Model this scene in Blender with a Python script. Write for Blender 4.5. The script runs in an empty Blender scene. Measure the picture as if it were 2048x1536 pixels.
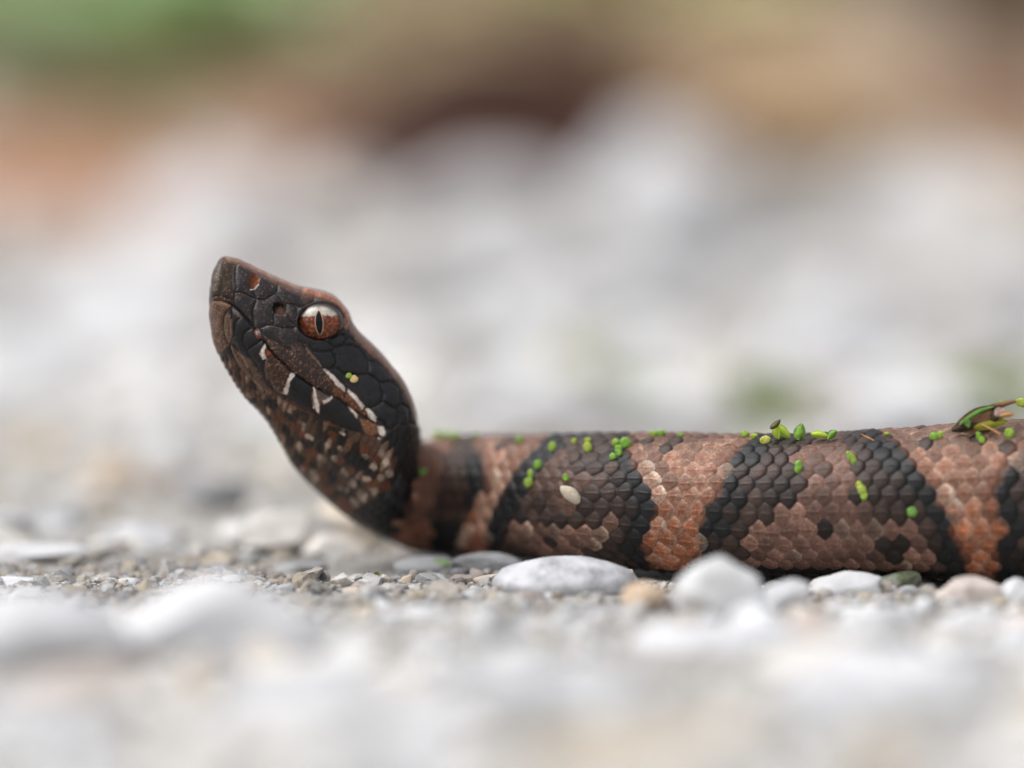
import bpy, bmesh, math, random
import numpy as np
from mathutils import Vector, Matrix, noise as mnoise

# 1 Blender unit = 1 cm (a macro photograph of a small snake)
SC = bpy.context.scene
COL = SC.collection
SC.unit_settings.system = 'METRIC'
SC.unit_settings.scale_length = 0.01

# ------------------------------------------------------------------ camera
D = 43.0                       # camera to focus plane, cm
FPX = 2048 * 129.0 / 36.0      # focal length in photo pixels
K = D / FPX                    # cm per photo pixel in the focus plane
TILT = math.atan(468 / FPX)
CT, ST = math.cos(TILT), math.sin(TILT)
_dz = -ST + CT * (768 - 1150) / FPX
_dy = CT + ST * (768 - 1150) / FPX
HC = -D * _dz / _dy
CAM = np.array([0.0, -D, HC])
cam_d = bpy.data.cameras.new('camera')
cam = bpy.data.objects.new('camera', cam_d)
COL.objects.link(cam)
cam.location = CAM
cam.rotation_euler = (math.pi / 2 - TILT, 0, 0)
cam_d.sensor_width = 36
cam_d.lens = 129
cam_d.clip_start = 1
cam_d.clip_end = 20000
cam_d.dof.use_dof = True
cam_d.dof.focus_distance = D + 0.05
cam_d.dof.aperture_fstop = 0.129 / 2.5
SC.camera = cam

# ------------------------------------------------------------------ light
SUN_EL, SUN_AZ = math.radians(58), math.radians(-150)
w = bpy.data.worlds.new('World')
SC.world = w
w.use_nodes = True
nt = w.node_tree
nt.nodes.clear()
sky = nt.nodes.new('ShaderNodeTexSky')
sky.sky_type = 'NISHITA'
sky.sun_disc = False
sky.sun_elevation = SUN_EL
sky.sun_rotation = math.radians(-100)
sky.air_density = 1.0
sky.dust_density = 4.0
hs = nt.nodes.new('ShaderNodeHueSaturation')
hs.inputs['Saturation'].default_value = 0.16      # overcast: a nearly white sky
bg = nt.nodes.new('ShaderNodeBackground')
bg.inputs['Strength'].default_value = 0.15
wo = nt.nodes.new('ShaderNodeOutputWorld')
nt.links.new(sky.outputs[0], hs.inputs['Color'])
nt.links.new(hs.outputs[0], bg.inputs['Color'])
nt.links.new(bg.outputs[0], wo.inputs['Surface'])
sl = bpy.data.lights.new('sun', 'SUN')
sl.energy = 1.4
sl.angle = math.radians(40)
sl.color = (1.0, 0.98, 0.96)
so = bpy.data.objects.new('sun', sl)
COL.objects.link(so)
sd = Vector((math.cos(SUN_EL) * -0.85, math.cos(SUN_EL) * -0.3, math.sin(SUN_EL)))   # towards the sun: upper left, 
so.rotation_euler = sd.to_track_quat('Z', 'Y').to_euler()

vs = SC.view_settings
vs.view_transform = 'Standard'
vs.look = 'None'
vs.exposure = 0.47
vs.gamma = 1.0
try:
    vs.use_curve_mapping = False
except Exception:
    pass
SC.cycles.use_denoising = True
SC.cycles.max_bounces = 6

# ------------------------------------------------------------------ helpers
rng = np.random.RandomState(11)


def P(px, py, Y):
    """World point at depth Y (cm behind the focus plane) along the ray of photo pixel px, py."""
    px, py, Y = np.broadcast_arrays(np.asarray(px, float), np.asarray(py, float), np.asarray(Y, float))
    a = (px - 1024) / FPX
    b = (768 - py) / FPX
    dy = CT + ST * b
    dz = -ST + CT * b
    s = (Y + D) / dy
    return np.stack([a * s, Y, HC + dz * s], -1)


def proj(V):
    V = np.asarray(V, float) - CAM
    dep = V[..., 1] * CT - V[..., 2] * ST
    up = V[..., 1] * ST + V[..., 2] * CT
    return 1024 + FPX * V[..., 0] / dep, 768 - FPX * up / dep


def sst(x, a, b):
    t = np.clip((x - a) / (b - a), 0, 1)
    return t * t * (3 - 2 * t)


def mesh_np(name, V, F, smooth=True):
    V = np.ascontiguousarray(V, dtype=np.float32)
    F = np.ascontiguousarray(F, dtype=np.int32)
    me = bpy.data.meshes.new(name)
    me.vertices.add(len(V))
    me.vertices.foreach_set('co', V.ravel())
    n, k = F.shape
    me.loops.add(n * k)
    me.loops.foreach_set('vertex_index', F.ravel())
    me.polygons.add(n)
    me.polygons.foreach_set('loop_start', np.arange(0, n * k, k, dtype=np.int32))
    me.polygons.foreach_set('use_smooth', np.full(n, smooth, dtype=bool))
    me.update(calc_edges=True)
    return me


def set_col(me, C, name='Col'):
    C = np.asarray(C, dtype=np.float32)
    if C.shape[1] == 3:
        C = np.concatenate([C, np.ones((len(C), 1), np.float32)], 1)
    at = me.color_attributes.new(name, 'FLOAT_COLOR', 'POINT')
    at.data.foreach_set('color', np.ascontiguousarray(C).ravel())


def link(name, me, mat=None, parent=None, loc=None, **props):
    o = bpy.data.objects.new(name, me)
    COL.objects.link(o)
    if mat is not None and me is not None:
        if len(me.materials) == 0:
            me.materials.append(mat)
    if parent is not None:
        o.parent = parent
    if loc is not None:
        o.location = loc
    for k, v in props.items():
        if v is not None:
            o[k] = v
    return o


def grid_faces(n, m, wrap=False):
    i, j = np.meshgrid(np.arange(n - 1), np.arange(m if wrap else m - 1), indexing='ij')
    j2 = (j + 1) % m
    return np.stack([i * m + j, (i + 1) * m + j, (i + 1) * m + j2, i * m + j2], -1).reshape(-1, 4)


def ico(sub):
    bm = bmesh.new()
    bmesh.ops.create_icosphere(bm, subdivisions=sub, radius=1)
    V = np.array([v.co[:] for v in bm.verts])
    F = np.array([[v.index for v in f.verts] for f in bm.faces])
    bm.free()
    return V, F


ICO = {s: ico(s) for s in (1, 2, 3, 4, 5)}


def vnoise(p, scale, seed=0, octaves=3):
    """Cheap smooth value noise on points p (n,3)."""
    out = np.zeros(len(p))
    amp, tot = 1.0, 0.0
    q = p * scale + seed * 17.31
    for _ in range(octaves):
        i = np.floor(q).astype(np.int64)
        f = q - i
        f = f * f * (3 - 2 * f)
        acc = np.zeros(len(p))
        for dx in (0, 1):
            for dy in (0, 1):
                for dz in (0, 1):
                    h = (i[:, 0] + dx) * 374761393 + (i[:, 1] + dy) * 668265263 + (i[:, 2] + dz) * 2147483647
                    h = (h ^ (h >> 13)) * 1274126177
                    h = ((h ^ (h >> 16)) & 0xffff) / 65535.0
                    acc += h * (f[:, 0] if dx else 1 - f[:, 0]) * (f[:, 1] if dy else 1 - f[:, 1]) * (f[:, 2] if dz else 1 - f[:, 2])
        out += amp * (acc - 0.5)
        tot += amp
        amp *= 0.5
        q = q * 2.03 + 5.1
    return out / tot * 2


def rand_rot(r):
    q = r.normal(size=4)
    q /= np.linalg.norm(q)
    a, b, c, d = q
    return np.array([[a*a+b*b-c*c-d*d, 2*(b*c-a*d), 2*(b*d+a*c)], [2*(b*c+a*d), a*a-b*b+c*c-d*d, 2*(c*d-a*b)], [2*(b*d-a*c), 2*(c*d+a*b), a*a-b*b-c*c+d*d]])


def rock(sub, r, planes=9, rough=0.12, lo=0.55, hi=0.92, bite=0.9):
    V, F = ICO[sub]
    V = V.copy()
    for _ in range(planes):
        n = r.normal(size=3)
        n /= np.linalg.norm(n)
        d = r.uniform(lo, hi)
        t = V @ n - d
        V -= np.clip(t, 0, None)[:, None] * n * bite
    s = r.randint(1000)
    V *= (1 + rough * vnoise(V, 1.7, s, 3))[:, None]
    if sub >= 3:
        V *= (1 + 0.045 * vnoise(V, 5.0, s + 3, 4))[:, None]
    return V, F


# ------------------------------------------------------------------ materials
def new_mat(name):
    m = bpy.data.materials.new(name)
    m.use_nodes = True
    n = m.node_tree.nodes
    return m, n, m.node_tree.links, n['Principled BSDF']


def bump(n, l, bs, scale, strength, dist=0.02, detail=4, coord='Object'):
    tc = n.new('ShaderNodeTexCoord')
    nz = n.new('ShaderNodeTexNoise')
    nz.inputs['Scale'].default_value = scale
    nz.inputs['Detail'].default_value = detail
    b = n.new('ShaderNodeBump')
    b.inputs['Strength'].default_value = strength
    b.inputs['Distance'].default_value = dist
    l.new(tc.outputs[coord], nz.inputs['Vector'])
    l.new(nz.outputs['Fac'], b.inputs['Height'])
    l.new(b.outputs['Normal'], bs.inputs['Normal'])
    return nz


def attr_mat(name, rough=None, spec=0.35, nscale=6.0, namp=0.35, bscale=20, bstr=0.4, bdist=0.02, sss=0.0, gloss_dark=None, coord='Object'):
    m, n, l, bs = new_mat(name)
    a = n.new('ShaderNodeAttribute')
    a.attribute_name = 'Col'
    tc = n.new('ShaderNodeTexCoord')
    nz = n.new('ShaderNodeTexNoise')
    nz.inputs['Scale'].default_value = nscale
    nz.inputs['Detail'].default_value = 6
    nz.inputs['Roughness'].default_value = 0.65
    l.new(tc.outputs[coord], nz.inputs['Vector'])
    mr = n.new('ShaderNodeMapRange')
    mr.inputs['From Min'].default_value = 0.25
    mr.inputs['From Max'].default_value = 0.75
    mr.inputs['To Min'].default_value = 1 - namp
    mr.inputs['To Max'].default_value = 1 + namp
    l.new(nz.outputs['Fac'], mr.inputs['Value'])
    mx = n.new('ShaderNodeMix')
    mx.data_type = 'RGBA'
    mx.blend_type = 'MULTIPLY'
    mx.inputs['Factor'].default_value = 1
    l.new(a.outputs['Color'], mx.inputs['A'])
    l.new(mr.outputs['Result'], mx.inputs['B'])
    l.new(mx.outputs['Result'], bs.inputs['Base Color'])
    if rough is None:
        l.new(a.outputs['Alpha'], bs.inputs['Roughness'])
    else:
        bs.inputs['Roughness'].default_value = rough
    bs.inputs['Specular IOR Level'].default_value = spec
    if sss:
        bs.inputs['Subsurface Weight'].default_value = sss
        bs.inputs['Subsurface Radius'].default_value = (0.05, 0.04, 0.02)
        bs.inputs['Subsurface Scale'].default_value = 0.5
    bump(n, l, bs, bscale, bstr, bdist, coord=coord)
    return m


def stone_mat(name, c1, c2, scale=2.2, rough=0.75, bstr=0.5):
    m, n, l, bs = new_mat(name)
    tc = n.new('ShaderNodeTexCoord')
    oi = n.new('ShaderNodeObjectInfo')
    va = n.new('ShaderNodeVectorMath')
    va.operation = 'ADD'
    l.new(tc.outputs['Object'], va.inputs[0])
    l.new(oi.outputs['Location'], va.inputs[1])
    nz = n.new('ShaderNodeTexNoise')
    nz.inputs['Scale'].default_value = scale
    nz.inputs['Detail'].default_value = 8
    nz.inputs['Roughness'].default_value = 0.7
    l.new(va.outputs[0], nz.inputs['Vector'])
    cr = n.new('ShaderNodeValToRGB')
    cr.color_ramp.elements[0].position = 0.36
    cr.color_ramp.elements[0].color = (*c2, 1)
    cr.color_ramp.elements[1].position = 0.60
    cr.color_ramp.elements[1].color = (*c1, 1)
    l.new(nz.outputs['Fac'], cr.inputs['Fac'])
    l.new(cr.outputs['Color'], bs.inputs['Base Color'])
    bs.inputs['Roughness'].default_value = rough
    bs.inputs['Specular IOR Level'].default_value = 0.3
    bump(n, l, bs, scale * 9, bstr, 0.03, 6)
    return m


def plain_mat(name, c, rough=0.5, spec=0.4, sss=0.0, var=0.25, vs_=4.0, bstr=0.3, bscale=15, coat=0.0, trans=0.0):
    m, n, l, bs = new_mat(name)
    tc = n.new('ShaderNodeTexCoord')
    nz = n.new('ShaderNodeTexNoise')
    nz.inputs['Scale'].default_value = vs_
    nz.inputs['Detail'].default_value = 5
    l.new(tc.outputs['Object'], nz.inputs['Vector'])
    cr = n.new('ShaderNodeValToRGB')
    cr.color_ramp.elements[0].position = 0.3
    cr.color_ramp.elements[0].color = (*[x * (1 - var) for x in c], 1)
    cr.color_ramp.elements[1].position = 0.7
    cr.color_ramp.elements[1].color = (*[min(1, x * (1 + var)) for x in c], 1)
    l.new(nz.outputs['Fac'], cr.inputs['Fac'])
    l.new(cr.outputs['Color'], bs.inputs['Base Color'])
    bs.inputs['Roughness'].default_value = rough
    bs.inputs['Specular IOR Level'].default_value = spec
    bs.inputs['Coat Weight'].default_value = coat
    bs.inputs['Coat Roughness'].default_value = 0.1
    if sss:
        bs.inputs['Subsurface Weight'].default_value = sss
        bs.inputs['Subsurface Radius'].default_value = (0.06, 0.08, 0.02)
        bs.inputs['Subsurface Scale'].default_value = 0.6
    bump(n, l, bs, bscale, bstr, 0.02)
    return m


# ------------------------------------------------------------------ ground
def gz(x, y):
    """Height of the ground: level round the snake, rising into a gentle bank behind."""
    x = np.asarray(x, float)
    y = np.asarray(y, float)
    s = np.clip(y - 38, 0, None)
    z = 0.075 * s * sst(s, 0, 40) + 0.035 * np.clip(s - 70, 0, 500)
    p = np.stack([x.ravel(), y.ravel(), np.zeros(x.size)], -1)
    amp = 0.10 + 0.6 * sst(y, 6, 60).ravel()
    n = (0.55 * vnoise(p, 0.22, 3, 2) + 0.30 * vnoise(p, 1.1, 5, 3) * np.minimum(1, 0.5 / amp)) * amp
    return z - 0.10 + 0.4 * n.reshape(x.shape)


def strip(a, b, n, p=1.0):
    return a + (b - a) * np.linspace(0, 1, n) ** p


xs = np.concatenate([-strip(9, 900, 45, 3.2)[::-1][:-1], np.linspace(-9, 9, 260), strip(9, 900, 45, 3.2)[1:]])
ys = np.concatenate([-strip(14, 400, 30, 3)[::-1][:-1], np.linspace(-14, 8, 240), strip(8, 1600, 130, 3.0)[1:]])
GX, GY = np.meshgrid(xs, ys, indexing='ij')
GZ = gz(GX, GY)
gp = np.stack([GX.ravel(), GY.ravel(), np.zeros(GX.size)], -1)
near = (np.abs(GX.ravel()) < 9.5) & (GY.ravel() > -14.5) & (GY.ravel() < 9)
fine = np.zeros(GX.size)
fine[near] = 0.035 * vnoise(gp[near], 6.0, 9, 3) + 0.018 * vnoise(gp[near], 17.0, 2, 2)
GV = np.stack([GX.ravel(), GY.ravel(), GZ.ravel() + fine], -1)
me = mesh_np('ground', GV, grid_faces(len(xs), len(ys)))
gy = GV[:, 1]
litter = sst(gy + 14 * vnoise(gp, 0.045, 4, 2), 80, 97)[:, None]
base = np.array([0.335, 0.32, 0.30]) * (1 + 0.22 * vnoise(gp, 0.9, 6, 3))[:, None]
soil = np.array([0.30, 0.235, 0.17]) * (1 + 0.4 * vnoise(gp, 0.12, 8, 3))[:, None]
set_col(me, np.clip(base * (1 - litter) + soil * litter, 0.01, 1))
M_GROUND = attr_mat('gritty_ground', 0.9, 0.2, 5.0, 0.45, 26, 0.8, 0.05)
link('ground', me, M_GROUND, kind='structure')

# ------------------------------------------------------------------ the snake: outline stations
# (top x, top y, bottom x, bottom y, depth of the axis, half width) in photo pixels / cm
ST_ = np.array([
    (423, 566, 420, 582, .30, .06), (425.5, 550, 418.5, 602, .30, .20), (432, 533, 419, 630, .34, .30), (440, 519.5, 422, 655, .38, .36),
    (449, 514, 428, 682, .42, .40), (462, 515, 437, 706, .46, .45), (480, 520, 449, 729, .50, .49), (517, 538.5, 471, 764, .55, .54),
    (556, 557, 495, 798, .60, .60), (590, 571, 519, 823, .65, .65), (614, 577.5, 537, 846, .69, .69), (644, 583, 554, 874, .73, .73),
    (667, 593, 569, 900, .77, .77), (686, 614, 583, 926, .80, .80), (700, 640, 599, 946, .84, .84), (722, 669, 616, 965, .87, .87),
    (747, 692, 631, 980, .89, .90), (769, 716, 647, 994, .91, .91), (798, 751, 664, 1009, .93, .90), (817, 785, 684, 1025, 1.0, .87),
    (830, 820, 708, 1042, 1.12, .81), (834, 850, 735, 1059, 1.38, .74), (838, 872, 762, 1073, 1.75, .66), (846, 884, 790, 1088, 2.1, .63),
    (858, 884, 820, 1100, 2.38, .64), (878, 876, 852, 1105, 2.52, .66), (912, 872, 890, 1107, 2.55, .69), (960, 871, 945, 1109, 2.4, .71),
    (1020, 871, 1010, 1112, 2.05, .72), (1100, 871, 1095, 1117, 1.5, .74), (1200, 871, 1200, 1126, 1.03, .77), (1300, 871, 1302, 1137, .75, .80),
    (1400, 872, 1403, 1145, .56, .83), (1500, 873, 1504, 1149, .41, .85), (1600, 873, 1605, 1151, .29, .87), (1700, 868, 1705, 1153, .19, .89),
    (1800, 862, 1806, 1155, .1, .91), (1900, 855, 1908, 1157, .03, .93), (2000, 848, 2010, 1159, -.02, .95), (2110, 844, 2118, 1161, -.05, .96),
    (2300, 842, 2306, 1163, .1, .97), (2520, 850, 2524, 1160, .7, .96), (2760, 868, 2762, 1150, 1.9, .92), (3000, 892, 3001, 1135, 3.4, .82),
    (3240, 930, 3240, 1120, 5.1, .62), (3460, 968, 3460, 1103, 6.4, .42), (3650, 1006, 3650, 1090, 7.2, .25), (3830, 1042, 3830, 1078, 7.6, .1), (3900, 1056, 3900, 1066, 7.7, .03)], float)
tpar = np.concatenate([[0], np.cumsum(0.5 * (np.hypot(*np.diff(ST_[:, :2], axis=0).T) + np.hypot(*np.diff(ST_[:, 2:4], axis=0).T)))])


def hermite(t, y, tq):
    m = np.zeros_like(y)
    d = (y[1:] - y[:-1]) / (t[1:] - t[:-1])[:, None]
    h = (t[1:] - t[:-1])[:, None]
    m[1:-1] = (d[:-1] * h[1:] + d[1:] * h[:-1]) / (h[1:] + h[:-1])
    m[0], m[-1] = d[0], d[-1]
    k = np.clip(np.searchsorted(t, tq, 'right') - 1, 0, len(t) - 2)
    hh = (t[k + 1] - t[k])
    s = (tq - t[k]) / hh
    s, hh = s[:, None], hh[:, None]
    return (2*s**3-3*s**2+1)*y[k] + (s**3-2*s**2+s)*hh*m[k] + (-2*s**3+3*s**2)*y[k+1] + (s**3-s**2)*hh*m[k+1]


T_HEAD, T_FRAME, T_END = tpar[25], tpar[39], tpar[-1]
tq = np.concatenate([np.linspace(0, T_HEAD, int(T_HEAD / 1.35), endpoint=False), np.linspace(T_HEAD, T_FRAME, int((T_FRAME - T_HEAD) / 1.75), endpoint=False), np.linspace(T_FRAME, T_END, 240)])
SQ = hermite(tpar, ST_, tq)
N_S = len(tq)
NN, NF = 370, 150                                   # round the near and the far half
phi = np.concatenate([np.linspace(0, math.pi, NN, endpoint=False), np.linspace(math.pi, 2 * math.pi, NF, endpoint=False)])
M_P = len(phi)
Tp = P(SQ[:, 0], SQ[:, 1], SQ[:, 4])
DB = np.interp(tq, tpar[[0, 6, 9, 12, 14, 16, 18, 20, 22, 25, -1]], [0, .03, .12, .3, .48, .66, .78, .6, .3, 0, 0])   # the throat lies farther back than the crown
Bp = P(SQ[:, 2], SQ[:, 3], SQ[:, 4] + DB)
Cc = (Tp + Bp) / 2
Vv = (Tp - Bp) / 2
tan = np.gradient(Cc, axis=0)
ker = np.ones(41) / 41
tx = np.convolve(np.pad(tan[:, 0], 20, 'edge'), ker, 'valid')
ty = np.convolve(np.pad(tan[:, 1], 20, 'edge'), ker, 'valid')
ln = np.hypot(tx, ty) + 1e-9
Lat = np.stack([ty / ln, -tx / ln, np.zeros(N_S)], -1)
Lat *= np.where(Lat[:, 1] > 0, -1, 1)[:, None]       # towards the camera
kh = 1 - sst(tq, tpar[21], tpar[27])
Lat[:, 0] = np.clip(Lat[:, 0], -.5, .5) * (1 - kh) + 0.12 * kh
Lat[:, 1] = -1
Lat /= np.linalg.norm(Lat, axis=1, keepdims=True)
hw = sst(tq, tpar[23], tpar[19])                    # 1 on the head, 0 on the body
cph, sph = np.cos(phi)[None, :], np.sin(phi)[None, :]
top = (cph > 0)
ntop = 2.15 + 0.75 * hw[:, None]
nbot = 2.35 - 0.25 * hw[:, None]
ex = 2 / np.where(top, ntop, nbot)
vv = np.sign(cph) * np.abs(cph) ** ex
ll = np.sign(sph) * np.abs(sph) ** ex
lean = 1 - hw[:, None] * (0.26 * sst(vv, -0.05, 0.95) + 0.30 * sst(-vv, 0.25, 0.9))
cheek = 1 + hw[:, None] * 0.05 * np.exp(-((vv + 0.12) / 0.25) ** 2)
ll = ll * lean * cheek
POS = Cc[:, None, :] + vv[..., None] * Vv[:, None, :] + (ll * SQ[:, 5:6])[..., None] * Lat[:, None, :]
PXX, PXY = proj(POS)
NV = N_S * M_P
# base normals
du = np.gradient(POS, axis=0)
dvv = (np.roll(POS, -1, 1) - np.roll(POS, 1, 1))
Nrm = np.cross(du, dvv)
Nrm /= np.linalg.norm(Nrm, axis=-1, keepdims=True) + 1e-12
out = POS - Cc[:, None, :]
sgn = np.sign((Nrm * out).sum(-1, keepdims=True))
Nrm *= np.where(np.median(sgn) < 0, -1, 1)

flat = lambda A: A.reshape(NV, -1) if A.ndim == 3 else A.reshape(NV)
fx, fy = flat(PXX), flat(PXY)
fphi = np.broadcast_to(phi[None, :], (N_S, M_P)).reshape(-1)
ft = np.repeat(tq, M_P)
fpos = flat(POS)
fr = np.minimum(fphi, 2 * math.pi - fphi)             # 0 on the back, pi on the belly


def inpoly(x, y, poly):
    poly = np.asarray(poly, float)
    c = np.zeros(len(x), bool)
    n = len(poly)
    for a in range(n):
        x1, y1 = poly[a]
        x2, y2 = poly[(a + 1) % n]
        if y1 == y2:
            continue
        c ^= ((y1 > y) != (y2 > y)) & (x < (x2 - x1) * (y - y1) / (y2 - y1) + x1)
    return c


def dist_line(x, y, pts, closed=False, cap=60.0):
    pts = np.asarray(pts, float)
    if closed:
        pts = np.vstack([pts, pts[:1]])
    d = np.full(len(x), cap)
    for a, b in zip(pts[:-1], pts[1:]):
        e = b - a
        L2 = e @ e + 1e-9
        t = np.clip(((x - a[0]) * e[0] + (y - a[1]) * e[1]) / L2, 0, 1)
        d = np.minimum(d, np.hypot(x - a[0] - t * e[0], y - a[1] - t * e[1]))
    return d


def sdist(x, y, poly):
    """Signed distance in pixels, positive inside."""
    d = dist_line(x, y, poly, True, 1e3)
    return np.where(inpoly(x, y, poly), d, -d)


# ---- traced plate sutures of the head
MOUTH = [(417, 613), (421, 607), (426, 602), (437, 601), (447, 602.5), (460, 608), (469, 612.7), (479, 621.3), (488, 632), (497.5, 642), (506, 651.7), (511, 658), (521, 671), (527, 680), (533, 690), (542, 702), (555, 716.6), (568, 728), (582, 742), (592, 749.5), (607, 759), (621, 769), (643.5, 782), (668, 792.7), (681.6, 798.6), (695, 811), (717, 825), (731, 833.8), (748, 846)]
SUT = [
    [(479, 525), (472, 533), (470.5, 547), (470, 562), (471.7, 578), (468, 590), (468, 601), (470, 612)],
    [(425, 594), (440, 591), (455, 596), (466, 600)],
    [(471.7, 585), (479, 584), (490, 587.5), (502, 594.5), (511.6, 597.7), (522.5, 599), (532, 598), (543, 591), (551, 585)],
    [(507.7, 580), (509, 588), (512, 595)],
    [(556, 557), (555.5, 570), (554.5, 582), (551, 585)],
    [(479, 526), (502, 531), (519, 539), (532, 545), (555, 557), (577, 563.5), (596, 574), (612, 581)],
    [(551, 585), (558, 593), (566, 602.5), (575, 606.5), (588.6, 610), (604, 614)],
    [(623, 583), (627, 592), (628, 601), (615, 609), (604, 614)],
    [(572, 609), (574, 628), (581, 641), (592.5, 653), (604, 663), (614, 671), (624, 676)],
    [(588, 611), (593, 618), (595, 628), (590, 638), (592, 646)],
    [(512.3, 600), (509, 610), (505.3, 620), (505, 628), (507.7, 640), (506, 651)],
    [(519, 657), (529, 652.5), (538, 650), (546, 651.5), (555, 654), (567, 655.6), (578, 655), (588, 656), (592.5, 653)],
    [(547.5, 629), (547.5, 640), (546.7, 651)],
    [(519, 657), (526, 667), (537, 675), (548, 681), (558, 687), (569, 694), (580, 700)],
    [(597, 682), (609, 686), (618, 690), (628, 702)],
    [(606, 690), (612, 697), (622, 709), (633, 720.5), (641, 734), (648, 740), (664, 746), (676, 758), (691, 775)],
    [(624, 678), (636, 679), (651, 680.5), (661, 687.5), (666, 694), (675, 693)],
    [(628, 702), (647, 703), (664.5, 701), (675, 694), (687, 689), (698, 689), (716, 694.5)],
    [(657.5, 680.5), (668, 673.5), (679, 669), (688.8, 671), (690, 684), (687, 689)],
    [(664, 704), (670, 716), (671.6, 729), (664, 736), (643, 737)],
    [(664, 736), (673, 734), (682, 742), (690, 748), (704, 748), (717, 750), (729, 749), (736, 747.5)],
    [(736, 721), (737, 735), (736, 747.5)],
    [(716, 694.5), (729, 710), (736, 721), (752, 724.5), (766, 734), (777, 749), (778, 761)],
    [(736, 747.5), (750, 754.5), (760, 766), (777, 762.5), (786, 767), (796, 775.5), (800, 788), (801, 806), (793, 818), (782, 811.5), (768, 803), (762.6, 805.5)],
    [(760, 767), (762, 779), (766, 788), (762.6, 805.5), (744, 815), (733, 816)],
    [(777, 762.5), (790, 764), (800, 775), (811, 796), (818, 818)],
    [(793, 818), (795, 830), (795, 847)],
    [(801, 808), (808, 810), (817, 818), (818, 832), (817, 846)],
    [(752, 838), (768, 842), (773, 856), (784, 858), (795, 847), (809, 851), (817, 845.5), (828, 852)],
    [(698, 673), (717, 690), (735, 706), (752, 722)],
    [(695, 657), (698, 673), (690, 684)],
    [(454, 622), (449, 631), (447.5, 645), (447.5, 660), (450.6, 674), (457, 688)],
    [(464, 615), (463, 630), (463, 645), (464, 660), (464, 672), (457, 688)],
    [(480, 634), (470, 645), (468, 660), (468.6, 672), (464, 674)],
    [(502, 656), (491, 663), (485, 671), (485, 682), (494, 700)],
    [(524, 679), (512, 688), (496, 699), (494, 701)],
    [(464, 674), (460, 690), (465, 707), (472, 723), (489, 742), (503.5, 755), (513, 774), (524, 792)],
    [(470, 690), (478, 704), (491, 720), (498, 732), (505, 754), (524, 771), (531, 784)],
    [(485, 690), (500, 714), (512, 730), (521, 746), (535, 770), (548, 785), (566, 797)],
    [(532, 720), (531, 738), (535, 756), (545, 775)],
    [(572, 790), (570, 800), (606, 817), (631, 828), (658, 846), (690, 856), (724, 867)],
    [(625, 772), (626, 798), (630, 815), (632, 828)],
    [(692, 778), (691, 786), (688, 797)],
    [(729, 815), (727, 822), (722, 828)],
    [(753, 847), (757, 862), (756, 874)],
]
EYE_C, EYE_R = (639.5, 645.0), (44.5, 35.0)
th = np.linspace(0, 2 * math.pi, 40)
EYE_E = [(EYE_C[0] + EYE_R[0] * math.cos(a), EYE_C[1] + EYE_R[1] * math.sin(a)) for a in th]
NOSTRIL = [(500, 549), (497, 562), (497, 575), (501, 580), (508, 578), (516, 569), (519, 559), (511, 550)]
PIT = [(546, 606), (558, 604), (569, 607), (573, 620), (573.5, 633), (562, 633), (549, 628), (543, 618)]
BROW = [(612, 584), (624, 587), (642, 592.5), (659, 598.5), (671.6, 607), (682, 617), (690, 628), (694, 640)]
PZONE = [(390, 480), (700, 480), (860, 700), (850, 846), (828, 852), (817, 846), (809, 851), (795, 847), (784, 858), (773, 866), (765, 874), (752, 880), (738, 872), (724, 868), (690, 858), (658, 848), (630, 830), (600, 817), (572, 801), (548, 787), (524, 790), (505, 757), (470, 722), (455, 706), (430, 706), (390, 706)]

hd = np.where((ft < T_HEAD) & (fx < 870))[0]
hx, hy = fx[hd], fy[hd]
plate = sst(sdist(hx, hy, PZONE), -4, 3)
gd = np.full(len(hd), 60.0)
pz = np.where(plate > 0)[0]
g = np.full(len(pz), 60.0)
for s in SUT:
    g = np.minimum(g, dist_line(hx[pz], hy[pz], s))
md = dist_line(hx[pz], hy[pz], MOUTH)
eye_d = sdist(hx[pz], hy[pz], EYE_E)
nos_d = sdist(hx[pz], hy[pz], NOSTRIL)
pit_d = sdist(hx[pz], hy[pz], PIT)
brow_d = dist_line(hx[pz], hy[pz], BROW)
gm = np.minimum(g, md)
dorsal = 1 - sst(fr[hd][pz], 0.13 * math.pi, 0.22 * math.pi)
sp_n = vnoise(np.stack([hx[pz], hy[pz], np.zeros(len(pz))], -1), 0.07, 13, 3)
hp = 2.4 * (1 - np.exp(-gm / 3.0)) + 2.8 * (1 - np.exp(-gm / 10.0)) - 1.0 * np.exp(-(g / 1.4) ** 2) - 3.6 * np.exp(-(md / 1.8) ** 2) * sst(hx[pz], 422, 468)
hp *= 0.25 + 0.75 * sst(hx[pz], 416, 462)
hp = np.where(dorsal > 0, hp * (1 - dorsal) + dorsal * 1.5, hp)
hp += 1.1 * sp_n
hp += 11.0 * np.exp(-(brow_d / 5.5) ** 2) * (1 - dorsal * 0.5)
hp += -3.0 * sst(brow_d, 0, 16) * 0
hp -= 9.0 * sst(nos_d, -1, 6) + 14.0 * sst(pit_d, -1, 8)
hp -= 14.0 * sst(eye_d, -2, 6)
hp += 2.0 * np.exp(-((eye_d + 5) / 3.0) ** 2)
hplate = np.zeros(NV)
wplate = np.zeros(NV)
hplate[hd[pz]] = hp
wplate[hd] = plate

def hsh(k, s):
    h = (k * 2654435761 + s * 40503 * 977) & 0x7fffffff
    h = (h ^ (h >> 15)) * 2246822519 & 0x7fffffff
    h = h ^ (h >> 13)
    return (h % 65536) / 65535.0


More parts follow.
